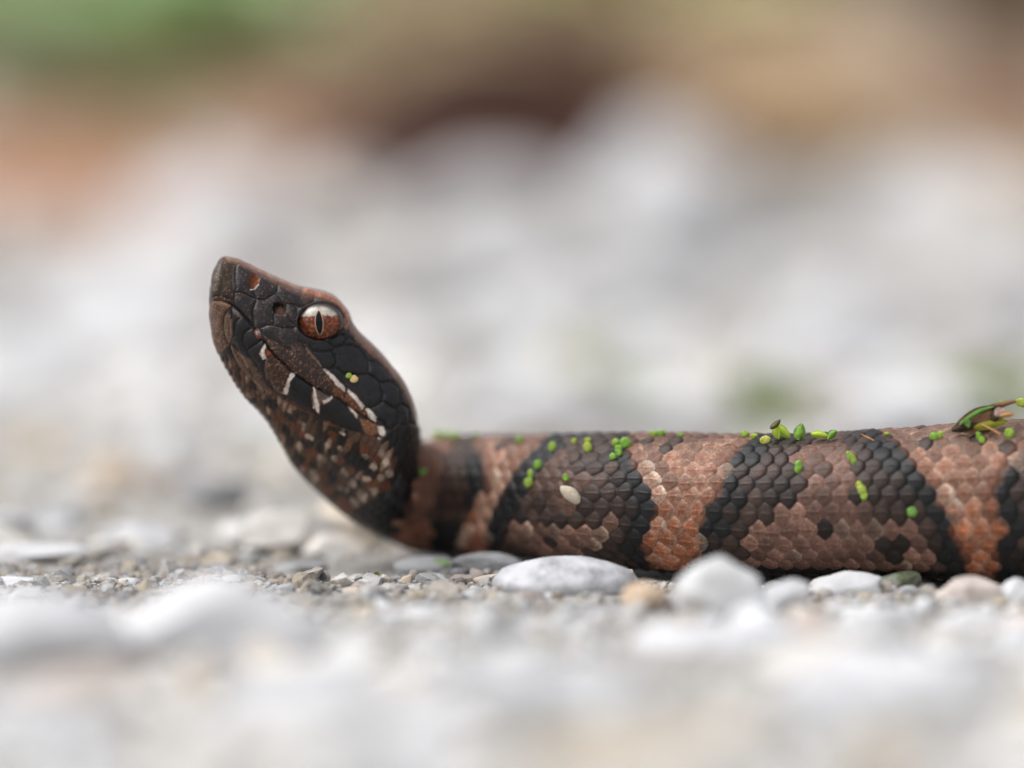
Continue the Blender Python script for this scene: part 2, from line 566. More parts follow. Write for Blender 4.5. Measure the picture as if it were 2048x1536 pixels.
# ---- the lattice of keeled scales
Lk = np.interp(ft, [0, tpar[12], tpar[20], tpar[26], tpar[28], tpar[29], tpar[30], tpar[34], tpar[38], tpar[-1]], [14.5, 15, 17, 19, 22, 25.5, 29, 31.5, 34.5, 32])
Lline = Lk.reshape(N_S, M_P)[:, 0]
uline = np.concatenate([[0], np.cumsum(np.diff(tq) / (0.5 * (Lline[1:] + Lline[:-1])))])
ROWS = 32
fu = np.repeat(uline, M_P)
fv = fphi / (2 * math.pi) * ROWS
BELLY = 0.84 * math.pi
bu, bh, bi, bj, bda, bdb = fu, np.full(NV, -9.0), np.zeros(NV), np.zeros(NV), np.zeros(NV), np.zeros(NV)
A_, B_ = 0.70, 0.86
warp = np.stack([fu * 0.45, fv * 0.45, np.zeros(NV)], -1)
wu, wv = fu + 0.22 * vnoise(warp, 1.0, 4, 2), fv + 0.22 * vnoise(warp, 1.0, 9, 2) * sst(fr, 0.05, 0.2)
best_r = np.ones(NV)
for dj in (0, 1):
    j = np.floor(wv) + dj
    off = 0.5 * (j % 2)
    i0 = np.floor(wu - off)
    for di in (0, 1):
        i = i0 + di
        kk = ((i + off) * 2).astype(np.int64) * 64 + j.astype(np.int64) % ROWS
        da = wu - (i + off) - 0.16 * (hsh(kk, 61) - 0.5)
        db = wv - j - 0.14 * (hsh(kk, 62) - 0.5)
        aa = np.where(da > 0, A_ * 0.95, A_ * 1.05)
        r = (np.abs(da / aa) ** 1.8 + np.abs(db / B_) ** 1.8) ** (1 / 1.8)
        hgt = (0.22 + 0.70 * np.clip((da + A_) / (1.7 * A_), 0, 1.05)) * np.clip(1 - np.clip(r, 0, 1) ** 7, 0, 1) - np.where(r > 1, 9, 0)
        hgt += 0.34 * (1 - np.clip(r, 0, 1) ** 2)
        w_ = hgt > bh
        bh = np.where(w_, hgt, bh)
        bi = np.where(w_, i + off, bi)
        bj = np.where(w_, j, bj)
        bda = np.where(w_, da, bda)
        bdb = np.where(w_, db, bdb)
        best_r = np.where(w_, r, best_r)
bh = np.clip(bh, 0, 2)
gap = 1 - sst(bh, 0.06, 0.34)
keel = np.exp(-(bdb / 0.07) ** 2) * sst(bda, -0.42, -0.1) * (1 - sst(bda, 0.3, 0.52))
scale_amp = Lk / 31.0 * 8.6 * (0.85 + 0.3 * hsh((bi * 2).astype(np.int64) * 64 + bj.astype(np.int64) % ROWS, 71))
hl = scale_amp * (bh - 0.35) + 1.1 * Lk / 33.0 * keel
isb = fr > BELLY
ub = fu * 1.0
hl = np.where(isb, scale_amp * 0.55 * (ub - np.floor(ub)), hl)
DISP = (hl * (1 - wplate) + hplate * wplate) * K
# soften at the very tip of snout and tail
DISP += (1 - wplate) * K * 3.5 * vnoise(np.stack([ft / 130, fphi * 0.8, np.zeros(NV)], -1), 1.0, 51, 2)
DISP *= sst(ft, 0, 14) * (1 - sst(ft, T_END - 60, T_END - 5))
fpos_d = fpos + flat(Nrm) * DISP[:, None]

# ---- colours
BLACK = np.array([0.011, 0.011, 0.012])
CREAM = np.array([0.62, 0.54, 0.46])
key = (bi * 2).astype(np.int64) * 64 + bj.astype(np.int64) % ROWS


# position of the winning scale's centre in photo pixels: look up the tube at (u, v)
ic = np.clip(np.interp(bi, uline, np.arange(N_S)), 0, N_S - 1).astype(int)
pc = (bj % ROWS) / ROWS * 2 * math.pi
jc = np.clip(np.searchsorted(phi, pc), 0, M_P - 1)
cx, cy = PXX[ic, jc], PXY[ic, jc]
BANDS = [
    ([(930, 860), (945, 890), (966, 920), (971, 970), (950, 1010), (924, 1040), (920, 1075), (922, 1120)], [(972, 1120), (974, 1060), (974, 1040), (996, 1010), (1017, 970), (1047, 920), (1075, 895), (1118, 860)]),
    ([(1252, 860), (1255, 905), (1268, 940), (1288, 960), (1309, 990), (1316, 1010), (1303, 1040), (1306, 1065), (1283, 1090), (1299, 1120), (1310, 1160)], [(1370, 1160), (1378, 1120), (1400, 1085), (1392, 1065), (1415, 1040), (1410, 1010), (1447, 990), (1450, 960), (1446, 935), (1478, 905), (1505, 880), (1530, 860)]),
    ([(1740, 840), (1762, 875), (1793, 895), (1826, 930), (1850, 955), (1875, 985), (1872, 1010), (1908, 1035), (1896, 1060), (1913, 1090), (1930, 1120), (1940, 1170)], [(1990, 1170), (1996, 1120), (1992, 1090), (2014, 1060), (1992, 1035), (1998, 1010), (1990, 985), (2011, 955), (2022, 930), (2060, 895), (2100, 870), (2130, 835)]),
    ([(2420, 820), (2470, 900), (2520, 980), (2560, 1170)], [(2640, 1170), (2660, 980), (2720, 900), (2790, 820)]),
    ([(3020, 840), (3060, 940), (3090, 1170)], [(3150, 1170), (3170, 960), (3230, 840)]),
]
bd = np.full(NV, -1e3)
bod = np.where(ft > tpar[21])[0]
_jx = cx[bod] + 14 * (hsh(key[bod], 3) - 0.5)
_jy = cy[bod] + 10 * (hsh(key[bod], 4) - 0.5)
for Lp, Rp in BANDS:
    bd[bod] = np.maximum(bd[bod], sdist(_jx, _jy, Lp + Rp))
COLR = np.zeros((NV, 3))
RIM = np.zeros((NV, 3))
inner = np.array([0.066, 0.038, 0.029])
mid = np.array([0.098, 0.050, 0.035])
light = np.array([0.225, 0.088, 0.049])
orange = np.array([0.33, 0.104, 0.044])


def lerp(a, b, t):
    return a + (b - a) * t[:, None]


def put(mask, c, rim=None):
    COLR[mask] = c
    RIM[mask] = c if rim is None else rim


low = sst(cy, 985, 1075)
lightc = lerp(np.broadcast_to(light, (NV, 3)), np.broadcast_to(orange, (NV, 3)), low)
topw = 1 - sst(cy, 872, 925)
lightc = lerp(lightc, np.broadcast_to(np.array([0.145, 0.070, 0.047]), (NV, 3)), topw * 0.8)
put(slice(None), inner, inner * 0.55)
for poly, c in [([(985, 900), (1130, 885), (1170, 960), (1150, 1030), (1060, 1030), (1040, 960)], mid * 0.82),
                ([(1010, 1050), (1060, 1040), (1130, 1050), (1215, 1045), (1215, 1098), (1130, 1112), (1015, 1100)], mid * 1.35),
                ([(1590, 895), (1660, 870), (1710, 900), (1725, 965), (1740, 1010), (1640, 1020), (1560, 1030), (1600, 960)], mid * 1.3),
                ([(1490, 1050), (1560, 1020), (1640, 1010), (1730, 1015), (1790, 1045), (1850, 1075), (1852, 1140), (1700, 1150), (1500, 1150)], mid * 1.45)]:
    m_ = np.zeros(NV, bool)
    m_[bod] = inpoly(_jx, _jy, poly)
    put(m_, c, np.clip(c * 1.95 + 0.02, 0, 1))
for x0, y0, r0, c in [(1665, 1046, 15, .9), (1640, 1073, 17, .9), (1780, 1097, 22, .9), (1150, 1020, 15, 1), (1085, 1003, 18, 1), (1562, 988, 28, 1.2), (1728, 1000, 22, 1), (1100, 1085, 8, 1), (1540, 1120, 8, 3)]:
    m_ = np.hypot(cx - x0, cy - y0) < r0
    put(m_, inner * 0.42 * c, inner * 0.3)
mot = vnoise(np.stack([cx / 46, cy / 30, np.zeros(NV)], -1), 1.0, 21, 2) + 0.7 * (hsh(key, 77) - 0.5)
COLR *= (1 + 0.55 * np.clip(mot, -1, 1))[:, None]
RIM *= (1 + 0.4 * np.clip(mot, -1, 1))[:, None]
edge = (bd < 0) & (bd > -(33 - 15 * topw))
put(edge, BLACK * 1.25, BLACK)
e2 = (bd <= -(33 - 15 * topw)) & (bd > -52) & (hsh(key, 9) < 0.4)
put(e2, inner * 0.5, BLACK)
b_in = bd >= 0
COLR[b_in] = lightc[b_in]
RIM[b_in] = lerp(lightc * 1.25 + 0.02, np.broadcast_to(np.array([0.52, 0.36, 0.26]), (NV, 3)), np.full(NV, 0.6))[b_in]
cre = b_in & (bd < 17) & (cy > 925) & (hsh(key, 12) < 0.72)
COLR[cre] = lerp(lightc, np.broadcast_to(np.array([0.50, 0.33, 0.235]), (NV, 3)), np.full(NV, 0.65))[cre]
RIM[cre] = np.array([0.68, 0.53, 0.42])
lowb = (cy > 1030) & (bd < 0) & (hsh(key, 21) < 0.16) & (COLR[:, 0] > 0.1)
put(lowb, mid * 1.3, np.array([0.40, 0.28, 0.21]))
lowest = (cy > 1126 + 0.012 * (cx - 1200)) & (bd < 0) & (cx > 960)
put(lowest, BLACK, BLACK)  # lowest rows blackened, contact shadow under the body put into the colour
pale_top = b_in & (topw > 0.3) & (hsh(key, 6) < 0.13)
put(pale_top, inner * 0.8, inner * 0.6)
# neck, turned away behind the head
nk = (ft > tpar[17]) & (cx < 935) & (bd < 0)
for poly, c, rim in [
        ([(700, 860), (1000, 860), (1000, 1130), (700, 1130)], inner * 1.5, inner * 0.9),
        ([(830, 865), (915, 865), (905, 890), (885, 905), (870, 960), (880, 1000), (840, 1030), (812, 1010), (812, 980), (838, 950)], mid * 2.2, mid * 2.6),
        ([(866, 990), (920, 900), (960, 905), (968, 960), (940, 1010), (915, 1030), (880, 1030)], inner * 1.05, inner * 0.6),
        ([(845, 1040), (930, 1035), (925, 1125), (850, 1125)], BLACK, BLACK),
        ([(780, 1050), (850, 1030), (862, 1120), (800, 1120)], np.array([0.27, 0.095, 0.055]), np.array([0.35, 0.2, 0.14]))]:
    m_ = nk & inpoly(cx, cy, poly)
    put(m_, c, rim)
# throat and the side of the head behind the plates
hdm = (ft < tpar[25]) & (cx < 870) & ~((cx > 838) & (cy > 868))
rv = hsh(key, 31)
gbase = np.array([0.125, 0.062, 0.036])
m_ = hdm & (bd < 0)
thr = m_ & ~inpoly(cx, cy, [(838, 868), (838, 1130), (775, 1130), (800, 1040)])
COLR[thr] = (gbase * (0.55 + 0.7 * rv)[:, None])[thr]
RIM[thr] = gbase * 0.8
sel = thr & (rv > 0.84)
COLR[sel] = np.array([0.30, 0.195, 0.14])
RIM[sel] = np.array([0.14, 0.055, 0.02])
sel = thr & (rv < 0.22)
COLR[sel] = np.array([0.03, 0.018, 0.013])
RIM[sel] = np.array([0.03, 0.014, 0.01])
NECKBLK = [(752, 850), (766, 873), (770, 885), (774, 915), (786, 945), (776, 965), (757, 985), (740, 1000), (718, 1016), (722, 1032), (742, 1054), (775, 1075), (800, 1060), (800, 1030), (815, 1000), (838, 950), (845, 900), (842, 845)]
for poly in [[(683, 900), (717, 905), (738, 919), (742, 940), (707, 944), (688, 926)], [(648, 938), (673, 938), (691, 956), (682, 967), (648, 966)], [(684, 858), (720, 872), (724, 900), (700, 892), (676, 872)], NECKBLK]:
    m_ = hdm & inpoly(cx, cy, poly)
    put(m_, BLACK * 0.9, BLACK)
gre = hdm & inpoly(cx, cy, [(768, 955), (815, 950), (812, 1000), (796, 1025), (770, 1010)])
put(gre, np.array([0.05, 0.05, 0.054]), BLACK)  # black scales with grey centres, their highlights painted into the colour
drn = hdm & (fr < 0.2 * math.pi) & (ft < tpar[20])
put(drn, np.array([0.15, 0.078, 0.056]), np.array([0.2, 0.11, 0.08]))
hx_, hy_ = fx, fy


def blob(x0, y0, r0, c=(0.50, 0.40, 0.32), rx=1.0, ang=0.0, band=None):
    idx = np.where((np.abs(fx - x0) < 3 * r0) & (np.abs(fy - y0) < 3 * r0) & (ft < tpar[26]))[0]
    ca, sa = math.cos(ang), math.sin(ang)
    dx, dy = fx[idx] - x0, fy[idx] - y0
    q = np.hypot((dx * ca + dy * sa) / rx, -dx * sa + dy * ca) / r0
    q = q + 0.55 * vnoise(np.stack([fx[idx], fy[idx], np.zeros(len(idx))], -1), 0.13, 5, 2)
    t = (1 - sst(q, 0.6, 1.15)) * (1 - wplate[idx])
    COLR[idx] = lerp(COLR[idx], np.broadcast_to(np.array(c), (len(idx), 3)), t)
    RIM[idx] = lerp(RIM[idx], np.broadcast_to(np.array(c), (len(idx), 3)), t)


for x0, y0, r0 in [(607, 868, 10), (616, 926, 8), (644, 946, 10), (701, 938, 9), (666, 871, 8), (768, 968, 10), (681, 920, 8), (746, 968, 10), (590, 850, 9), (655, 985, 12), (690, 1010, 12), (730, 900, 10), (752, 915, 9), (625, 905, 9), (560, 835, 9)]:
    blob(x0, y0, r0, (0.17, 0.052, 0.02), 1.5, 0.8)
for x0, y0, r0 in [(598, 912, 9), (628, 930, 8), (612, 885, 7), (575, 860, 8), (640, 895, 9), (665, 905, 9), (580, 832, 8), (700, 985, 9), (660, 1000, 9), (720, 965, 8), (540, 805, 8), (510, 770, 8)]:
    blob(x0, y0, r0, (0.016, 0.011, 0.009), 1.7, 0.9)
for x0, y0, r0, rx, an in [(642, 917, 10, 1.1, .6), (599, 892, 8, 1.5, 1.2), (628, 950, 10, 1.7, 1.3), (670, 917, 6, 1.3, .8), (655, 888, 5.5, 1.2, .6), (682, 897, 5, 1.5, .7), (731, 911, 6.5, 1.5, .6), (763, 905, 7.5, 1.1, 1.2), (771, 924, 8, 1.2, 1.2), (747, 931, 7.5, 1.2, .8), (777, 944, 8, 1.1, 1), (762, 953, 7, 1, 0), (732, 956, 6, 1.5, 0), (708, 966, 8, 1.2, 1), (748, 979, 8.5, 1.1, .8), (726, 992, 10, 1.2, .5), (710, 1005, 10, 1.2, 1.2), (682, 974, 6, 1, 0), (694, 978, 6, 1, 0), (690, 943, 6, 1.7, .7), (796, 1046, 9, 1.6, 0), (828, 990, 7, 1, 0), (620, 872, 5, 2, .6), (685, 866, 4, 1.9, .4), (605, 845, 4, 2, .6)]:
    cc = np.array((0.40, 0.30, 0.235)) * (0.7 + 0.4 * rng.rand()) if y0 < 1020 and x0 < 790 else (0.40, 0.22, 0.16)
    blob(x0, y0, r0, cc, rx, an)

t_r = 0.35 * sst(best_r, 0.1, 0.6) + 0.65 * sst(best_r, 0.55, 0.9)
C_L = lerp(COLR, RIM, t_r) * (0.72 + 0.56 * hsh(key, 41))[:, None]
bdv = np.full(NV, -1e3)
_nx = fx[bod] + 9 * vnoise(np.stack([fx[bod], fy[bod], 0 * fx[bod]], -1), 0.09, 31, 2)
for Lp, Rp in BANDS:
    bdv[bod] = np.maximum(bdv[bod], sdist(_nx, fy[bod], Lp + Rp))
nb_ = (np.abs(bdv) < 22) & (fx > 935) & (best_r < 2)
mixv = lerp(np.broadcast_to(BLACK, (NV, 3)), lightc, sst(bdv, -5, 6))
C_L = lerp(C_L, mixv, 0.55 * nb_)
grain = np.zeros(NV)
vis = np.where(fphi < math.pi)[0]
grain[vis] = vnoise(np.stack([fx[vis], fy[vis], fpos[vis, 1] * 160], -1), 0.21, 33, 3)
C_L *= (1 + 0.40 * grain)[:, None]
spk = rng.rand(NV)
C_L *= (1 - gap * np.where(bd < 0, 0.62, 0.25))[:, None]  # darker gaps: skin tone plus the shading between scales, painted in
C_L *= (1 + 0.28 * keel * (COLR[:, 0] > 0.03))[:, None]
C_L = np.where(((spk > 0.975) & (COLR[:, 0] > 0.03))[:, None], C_L * 1.7 + 0.01, C_L)
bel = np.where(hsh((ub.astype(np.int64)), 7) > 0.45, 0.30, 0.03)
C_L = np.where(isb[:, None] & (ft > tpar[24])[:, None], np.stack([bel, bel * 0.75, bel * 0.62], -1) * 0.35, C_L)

# ---- painted plates
C_P = np.zeros((len(pz), 3))
C_P[:] = (0.026, 0.021, 0.022)
X, Y_ = hx[pz], hy[pz]
sp = rng.rand(len(pz))
sp2 = vnoise(np.stack([X, Y_, np.zeros(len(X))], -1), 0.16, 3, 3)
sp3 = vnoise(np.stack([X, Y_, np.zeros(len(X))], -1), 0.42, 8, 2)


def paint(poly, c, soft=1.0, rag=1.2):
    t = sst(sdist(X, Y_, poly) + rag * sp2 * 2, -soft, soft)
    C_P[:] = lerp(C_P, np.broadcast_to(np.array(c), C_P.shape), t)
    return t


def stroke(line, wd, c, k=1.0):
    t = (1 - sst(dist_line(X, Y_, line), wd * 0.5, wd)) * k
    C_P[:] = lerp(C_P, np.broadcast_to(np.array(c), C_P.shape), t)
    return t


def speckle(poly, c, thr=0.25):
    t = sst(sdist(X, Y_, poly), -1, 2) * sst(sp3 + 0.6 * (sp - 0.5), thr, thr + 0.25)
    C_P[:] = lerp(C_P, np.broadcast_to(np.array(c), C_P.shape), t * 0.85)


ROSTRAL = [(410, 500), (480, 510), (472, 533), (470, 562), (471, 580), (468, 602), (448, 602), (426, 600), (410, 612)]
paint(ROSTRAL, (0.050, 0.031, 0.019), 2)
paint([(430, 505), (480, 512), (476, 526), (455, 530), (438, 527)], (0.10, 0.045, 0.03), 4, 3)
speckle(ROSTRAL, (0.14, 0.09, 0.055), 0.42)
stroke([(468, 534), (466, 560), (468, 578)], 4, (0.10, 0.095, 0.085), 0.8)
MENTAL = [(405, 610), (426, 602), (447, 603), (462, 610), (455, 622), (449, 632), (447, 660), (451, 675), (458, 690), (440, 706), (405, 706)]
paint(MENTAL, (0.12, 0.062, 0.038), 2)
speckle(MENTAL, (0.30, 0.18, 0.12), 0.22)
stroke([(428, 603), (445, 604), (458, 610)], 5, (0.34, 0.17, 0.10), 0.5)
IL1 = [(455, 622), (463, 630), (464, 672), (457, 689), (450, 674), (447, 655), (448, 635)]
paint(IL1, (0.13, 0.075, 0.048), 1.5)
speckle(IL1, (0.33, 0.21, 0.15), 0.25)
stroke([(462, 640), (463.5, 668), (458, 684)], 2.5, (0.36, 0.22, 0.16), 0.8)
LIPTOP = [(463, 616), (470, 619), (482, 633), (476, 636), (466, 625)]
paint(LIPTOP, (0.15, 0.125, 0.11), 2)
BLK1 = [(482, 633), (503, 656), (491, 663), (485, 672), (485, 684), (500, 714), (521, 746), (530, 758), (533, 735), (531, 720), (522, 706), (524, 690), (524, 681), (511, 660), (500, 650), (488, 636), (474, 638), (468, 650), (468, 668), (474, 678), (486, 690)]
paint([(474, 637), (490, 638), (508, 655), (524, 680), (524, 700), (531, 720), (534, 745), (530, 760), (521, 747), (500, 716), (486, 692), (470, 674), (468, 655)], (0.016, 0.015, 0.016), 1.5)
CH = [(464, 690), (478, 704), (500, 716), (521, 747), (536, 772), (566, 799), (548, 787), (524, 790), (505, 757), (470, 724)]
paint(CH, (0.10, 0.055, 0.035), 2)
speckle(CH, (0.25, 0.15, 0.10), 0.3)
stroke([(478, 704), (491, 720), (498, 734)], 3, (0.36, 0.24, 0.17), 0.8)
stroke([(464, 692), (468, 708), (480, 730), (500, 752)], 3, (0.24, 0.15, 0.11), 0.7)
stroke([(505, 755), (516, 766), (527, 780)], 3.5, (0.3, 0.2, 0.15), 0.7)
LAB = [(524, 678), (530, 672), (545, 679), (560, 689), (600, 688), (612, 697), (633, 720), (643, 737), (657, 752), (674, 772), (691, 783), (708, 800), (724, 817), (737, 834), (750, 846), (731, 834), (717, 825), (695, 811), (681, 798), (668, 792.7), (643, 782), (621, 769), (592, 749), (568, 728), (542, 702)]
paint(LAB, (0.045, 0.026, 0.020), 2)
speckle(LAB, (0.15, 0.075, 0.048), 0.18)
paint([(655, 752), (674, 772), (691, 783), (708, 800), (724, 817), (737, 834), (717, 825), (695, 811), (668, 792)], (0.15, 0.05, 0.022), 5, 3)
speckle([(640, 745), (674, 772), (691, 783), (708, 800), (724, 817), (737, 834), (717, 825), (695, 811), (668, 792), (630, 774)], (0.33, 0.17, 0.09), 0.3)
IL4 = [(533, 716), (545, 706), (568, 729), (591, 749), (580, 760), (570, 785), (573, 790), (545, 775), (534, 757)]
paint(IL4, (0.058, 0.030, 0.019), 2)
speckle(IL4, (0.26, 0.14, 0.09), 0.22)
speckle([(470, 530), (556, 560), (604, 600), (590, 640), (620, 690), (560, 690), (505, 650), (470, 610)], (0.095, 0.050, 0.036), 0.34)
stroke([(472, 587), (480, 585.5), (502, 596), (511, 600)], 1.6, (0.10, 0.085, 0.085), 0.8)
stroke([(521, 657), (530, 653.5), (546, 653), (560, 656)], 1.8, (0.12, 0.11, 0.115), 0.8)
stroke([(551, 587), (559, 592), (566, 601)], 1.8, (0.11, 0.10, 0.10), 0.8)
RED = (0.20, 0.028, 0.015)
WHT = (0.66, 0.60, 0.53)


def white(poly, grow=2.5):
    poly = [(x + 1.2 * math.sin(2.1 * i + x), y + 1.0 * math.cos(1.7 * i + y)) for i, (x, y) in enumerate(poly)]
    q = np.array(poly)
    c = q.mean(0)
    n = np.linalg.norm(q - c, axis=1, keepdims=True)
    paint(c + (q - c) * (1 + grow / n), RED, 1.2, 0.4)
    paint(poly, WHT, 1.7, 1.0)


white([(510, 658), (515, 660), (522, 672), (511, 669), (509, 664)])
paint([(511, 671), (523, 673), (525, 677), (514, 676)], RED, 1, .3)
paint([(531, 696), (542, 706), (534, 713), (531, 708)], (0.25, 0.05, 0.02), 2, 1.5)
white([(530.5, 686), (531, 702), (531.5, 714), (536, 718), (526, 718.5), (521, 706), (523.5, 694)], 1.5)
stroke([(533, 720), (531, 738), (535, 757)], 2.2, (0.33, 0.21, 0.15), 0.9)
paint([(592, 750), (623.6, 772), (622.6, 788), (626, 812), (631, 827), (606, 817), (570, 800), (576, 788), (581, 763)], (0.012, 0.011, 0.013), 1.2)
paint([(575, 797), (606, 813), (630, 826), (626, 831), (598, 818), (568, 801)], (0.11, 0.035, 0.018), 2.5, 3)
white([(582, 746), (592, 744.5), (591, 749), (580.6, 760.5), (577, 778), (573, 789.5), (566, 785), (571, 768)], 2.4)
white([(624.5, 773), (630.8, 774), (636, 798), (640, 810), (638.6, 827), (628, 814), (624.5, 798)], 2.6)
paint([(631, 776), (645, 785), (660, 792), (647, 800), (641, 808), (637, 798)], (0.12, 0.08, 0.07), 2, 2)
paint([(642, 812), (648, 808), (664, 798.6), (676, 796.6), (693, 808), (698, 823), (715, 838), (722, 852), (724.5, 867), (687, 855), (658, 845.5), (640, 832)], (0.013, 0.012, 0.013), 1.5)
paint([(640, 833), (660, 846), (676, 853), (672, 858), (655, 850)], (0.2, 0.06, 0.02), 2.5, 3)
white([(646.4, 801), (665, 792), (658, 800.5), (647.4, 806)], 2.2)
white([(696, 810), (702, 815), (715.7, 830), (712, 835.5), (703, 826)], 2.2)
paint([(718, 837), (735, 840), (752, 849), (757, 868), (742, 870), (731, 866), (725, 855)], (0.25, 0.095, 0.04), 2, 1)
speckle([(718, 837), (735, 840), (752, 849), (757, 868), (742, 870), (731, 866), (725, 855)], (0.42, 0.25, 0.14), 0.25)
paint([(722, 872), (738, 873), (750, 872), (752, 882), (738, 886)], (0.24, 0.095, 0.045), 2, 1)
TEMP = [(617, 684), (628, 678), (690, 666), (698, 672), (717, 689), (736, 706), (752, 722), (768, 732), (779, 749), (791, 763), (799, 774), (811, 796), (818, 818), (830, 846), (840, 846), (840, 860), (784, 864), (764, 852), (752, 833), (738, 814), (730, 815), (715, 794), (697, 777), (690, 776), (674, 759), (657, 740), (644, 736), (641, 733), (633, 719), (620, 706)]
paint(TEMP, (0.0165, 0.0155, 0.0175), 1.5, 0.6)
white([(643, 738), (655, 739.5), (664, 749), (674, 759.5), (690, 776), (688.4, 783.5), (673, 773), (657, 752.7)], 1.4)
white([(692.5, 779.5), (696, 777), (715, 795), (729, 814.5), (724.5, 817), (706, 799), (693, 783.5)], 1.4)
white([(730, 817.5), (737, 815), (751, 833), (750, 845), (736, 834)], 1.4)
white([(754, 850), (765.5, 853), (770, 870), (763.6, 872.8), (756, 861)], 1.4)
white([(754, 875), (765, 875.7), (763.6, 885.5), (756, 880.6)], 1.2)
stroke([(612, 697), (622, 709), (633, 720.5), (641, 733)], 2.6, (0.32, 0.20, 0.15), 0.9)
# brown crown, brow, snout edge
CROWN = [(695, 655), (700, 668), (717, 688), (736, 704), (752, 720), (769, 731), (781, 748), (792, 762), (801, 774), (813, 796), (820, 818), (831, 846), (860, 846), (860, 700), (720, 600), (690, 620)]
paint(CROWN, (0.17, 0.088, 0.062), 2.5, 2)
speckle(CROWN, (0.32, 0.19, 0.14), 0.3)
stroke([(474, 517), (517, 539), (556, 557.5), (590, 571), (614, 578)], 9, (0.26, 0.135, 0.09), 0.75)
stroke([(505, 532), (530, 544), (556, 557)], 3, (0.30, 0.10, 0.06), 0.8)
stroke([(456, 518), (470, 522), (474, 530)], 5, (0.30, 0.24, 0.18), 0.7)
paint([(600, 572), (626, 586), (630, 600), (610, 610), (598, 595)], (0.085, 0.05, 0.035), 4, 3)
paint([(683, 640), (694, 634), (699, 645), (694, 660), (683, 656)], (0.24, 0.12, 0.075), 2, 1)
C_P = lerp(C_P, np.broadcast_to(np.array([0.17, 0.085, 0.06]), C_P.shape), dorsal * 0.85 * sst(X, 452, 480))
stroke(BROW, 7.5, (0.36, 0.155, 0.098), 0.95)
stroke([(470, 517), (517, 539), (556, 557.5), (590, 571), (612, 578)], 8, (0.34, 0.165, 0.11), 0.7)
stroke([(700, 645), (722, 670), (747, 693), (769, 717), (798, 752)], 9, (0.25, 0.13, 0.09), 0.6)
tn = sst(nos_d, -1, 2)
C_P = lerp(C_P, np.broadcast_to(np.array([0.24, 0.065, 0.02]), C_P.shape), tn)
stroke([(500, 580.5), (508, 579.5), (516, 571)], 1.6, (0.5, 0.45, 0.4), 0.9)
tp = sst(pit_d, -1, 2)
C_P = lerp(C_P, np.broadcast_to(np.array([0.012, 0.007, 0.006]), C_P.shape), tp)
paint([(562, 610), (569, 616), (572, 633), (551, 630), (550, 625)], (0.17, 0.085, 0.062), 1.5, 0.5)
C_P *= (1 - 0.35 * np.exp(-(g / 1.3) ** 2))[:, None]
C_P *= (1 - 0.75 * np.exp(-(md / 1.5) ** 2))[:, None]
C_P *= (1 + 0.30 * sp2 + 0.25 * sp3)[:, None]
fl_ = sst(sp3 + 0.9 * (sp - 0.5), 0.55, 0.8) * (C_P[:, 0] > 0.02) * (C_P[:, 0] < 0.2)
C_P = lerp(C_P, C_P * 2.4 + np.array([0.03, 0.014, 0.008]), fl_ * 0.8)
te = sst(eye_d, -1, 2)
C_P = lerp(C_P, np.broadcast_to(BLACK * 0.6, C_P.shape), te)
CP_full = np.zeros((NV, 3))
CP_full[hd[pz]] = C_P
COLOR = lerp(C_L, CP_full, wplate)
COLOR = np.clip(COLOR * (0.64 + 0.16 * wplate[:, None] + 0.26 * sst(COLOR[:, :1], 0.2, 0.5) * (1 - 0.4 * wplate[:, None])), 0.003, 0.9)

SK = attr_mat('snake_skin', None, 0.33, 38.0, 0.38, 95, 0.5, 0.010)
ROUGH = 0.46 - 0.13 * wplate
# close both tips
tip0 = fpos_d.reshape(N_S, M_P, 3)[0].mean(0)
tip1 = fpos_d.reshape(N_S, M_P, 3)[-1].mean(0)
Vall = np.vstack([fpos_d, tip0, tip1])
Call = np.vstack([COLOR, COLOR[:M_P].mean(0), COLOR[-M_P:].mean(0)])
F4 = grid_faces(N_S, M_P, True)
jj = np.arange(M_P)
cap0 = np.stack([np.full(M_P, NV), jj, (jj + 1) % M_P, np.full(M_P, NV)], -1)
me = bpy.data.meshes.new('body')
allF = F4[:, ::-1]
n4 = len(allF)
tri0 = np.stack([np.full(M_P, NV), (jj + 1) % M_P, jj], -1)
b0 = (N_S - 1) * M_P
tri1 = np.stack([np.full(M_P, NV + 1), b0 + jj, b0 + (jj + 1) % M_P], -1)
loops = np.concatenate([allF.ravel(), tri0.ravel(), tri1.ravel()]).astype(np.int32)
starts = np.concatenate([np.arange(n4) * 4, n4 * 4 + np.arange(2 * M_P) * 3]).astype(np.int32)
me.vertices.add(len(Vall))
me.vertices.foreach_set('co', np.ascontiguousarray(Vall, dtype=np.float32).ravel())
me.loops.add(len(loops))
me.loops.foreach_set('vertex_index', loops)
me.polygons.add(len(starts))
me.polygons.foreach_set('loop_start', starts)
me.polygons.foreach_set('use_smooth', np.ones(len(starts), bool))
me.update(calc_edges=True)
# make the normals point outward
f0 = me.polygons[(N_S // 2) * M_P + 90]
cc0 = Cc[N_S // 2]
if (np.array(f0.center) - cc0) @ np.array(f0.normal) < 0:
    me.flip_normals()
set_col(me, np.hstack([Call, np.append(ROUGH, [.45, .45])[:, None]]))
snake = link('snake', None, loc=tuple(P(1200, 1130, .95)), category='snake', label='brown and black banded pit viper lying on gravel with its head raised')
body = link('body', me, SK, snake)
bpy.context.view_layer.update()
body.matrix_parent_inverse = Matrix.Translation(snake.location).inverted()

# near surface look-up for things that lie on the snake
dpx, dpy = proj(fpos_d)
ddep = fpos_d[:, 1]


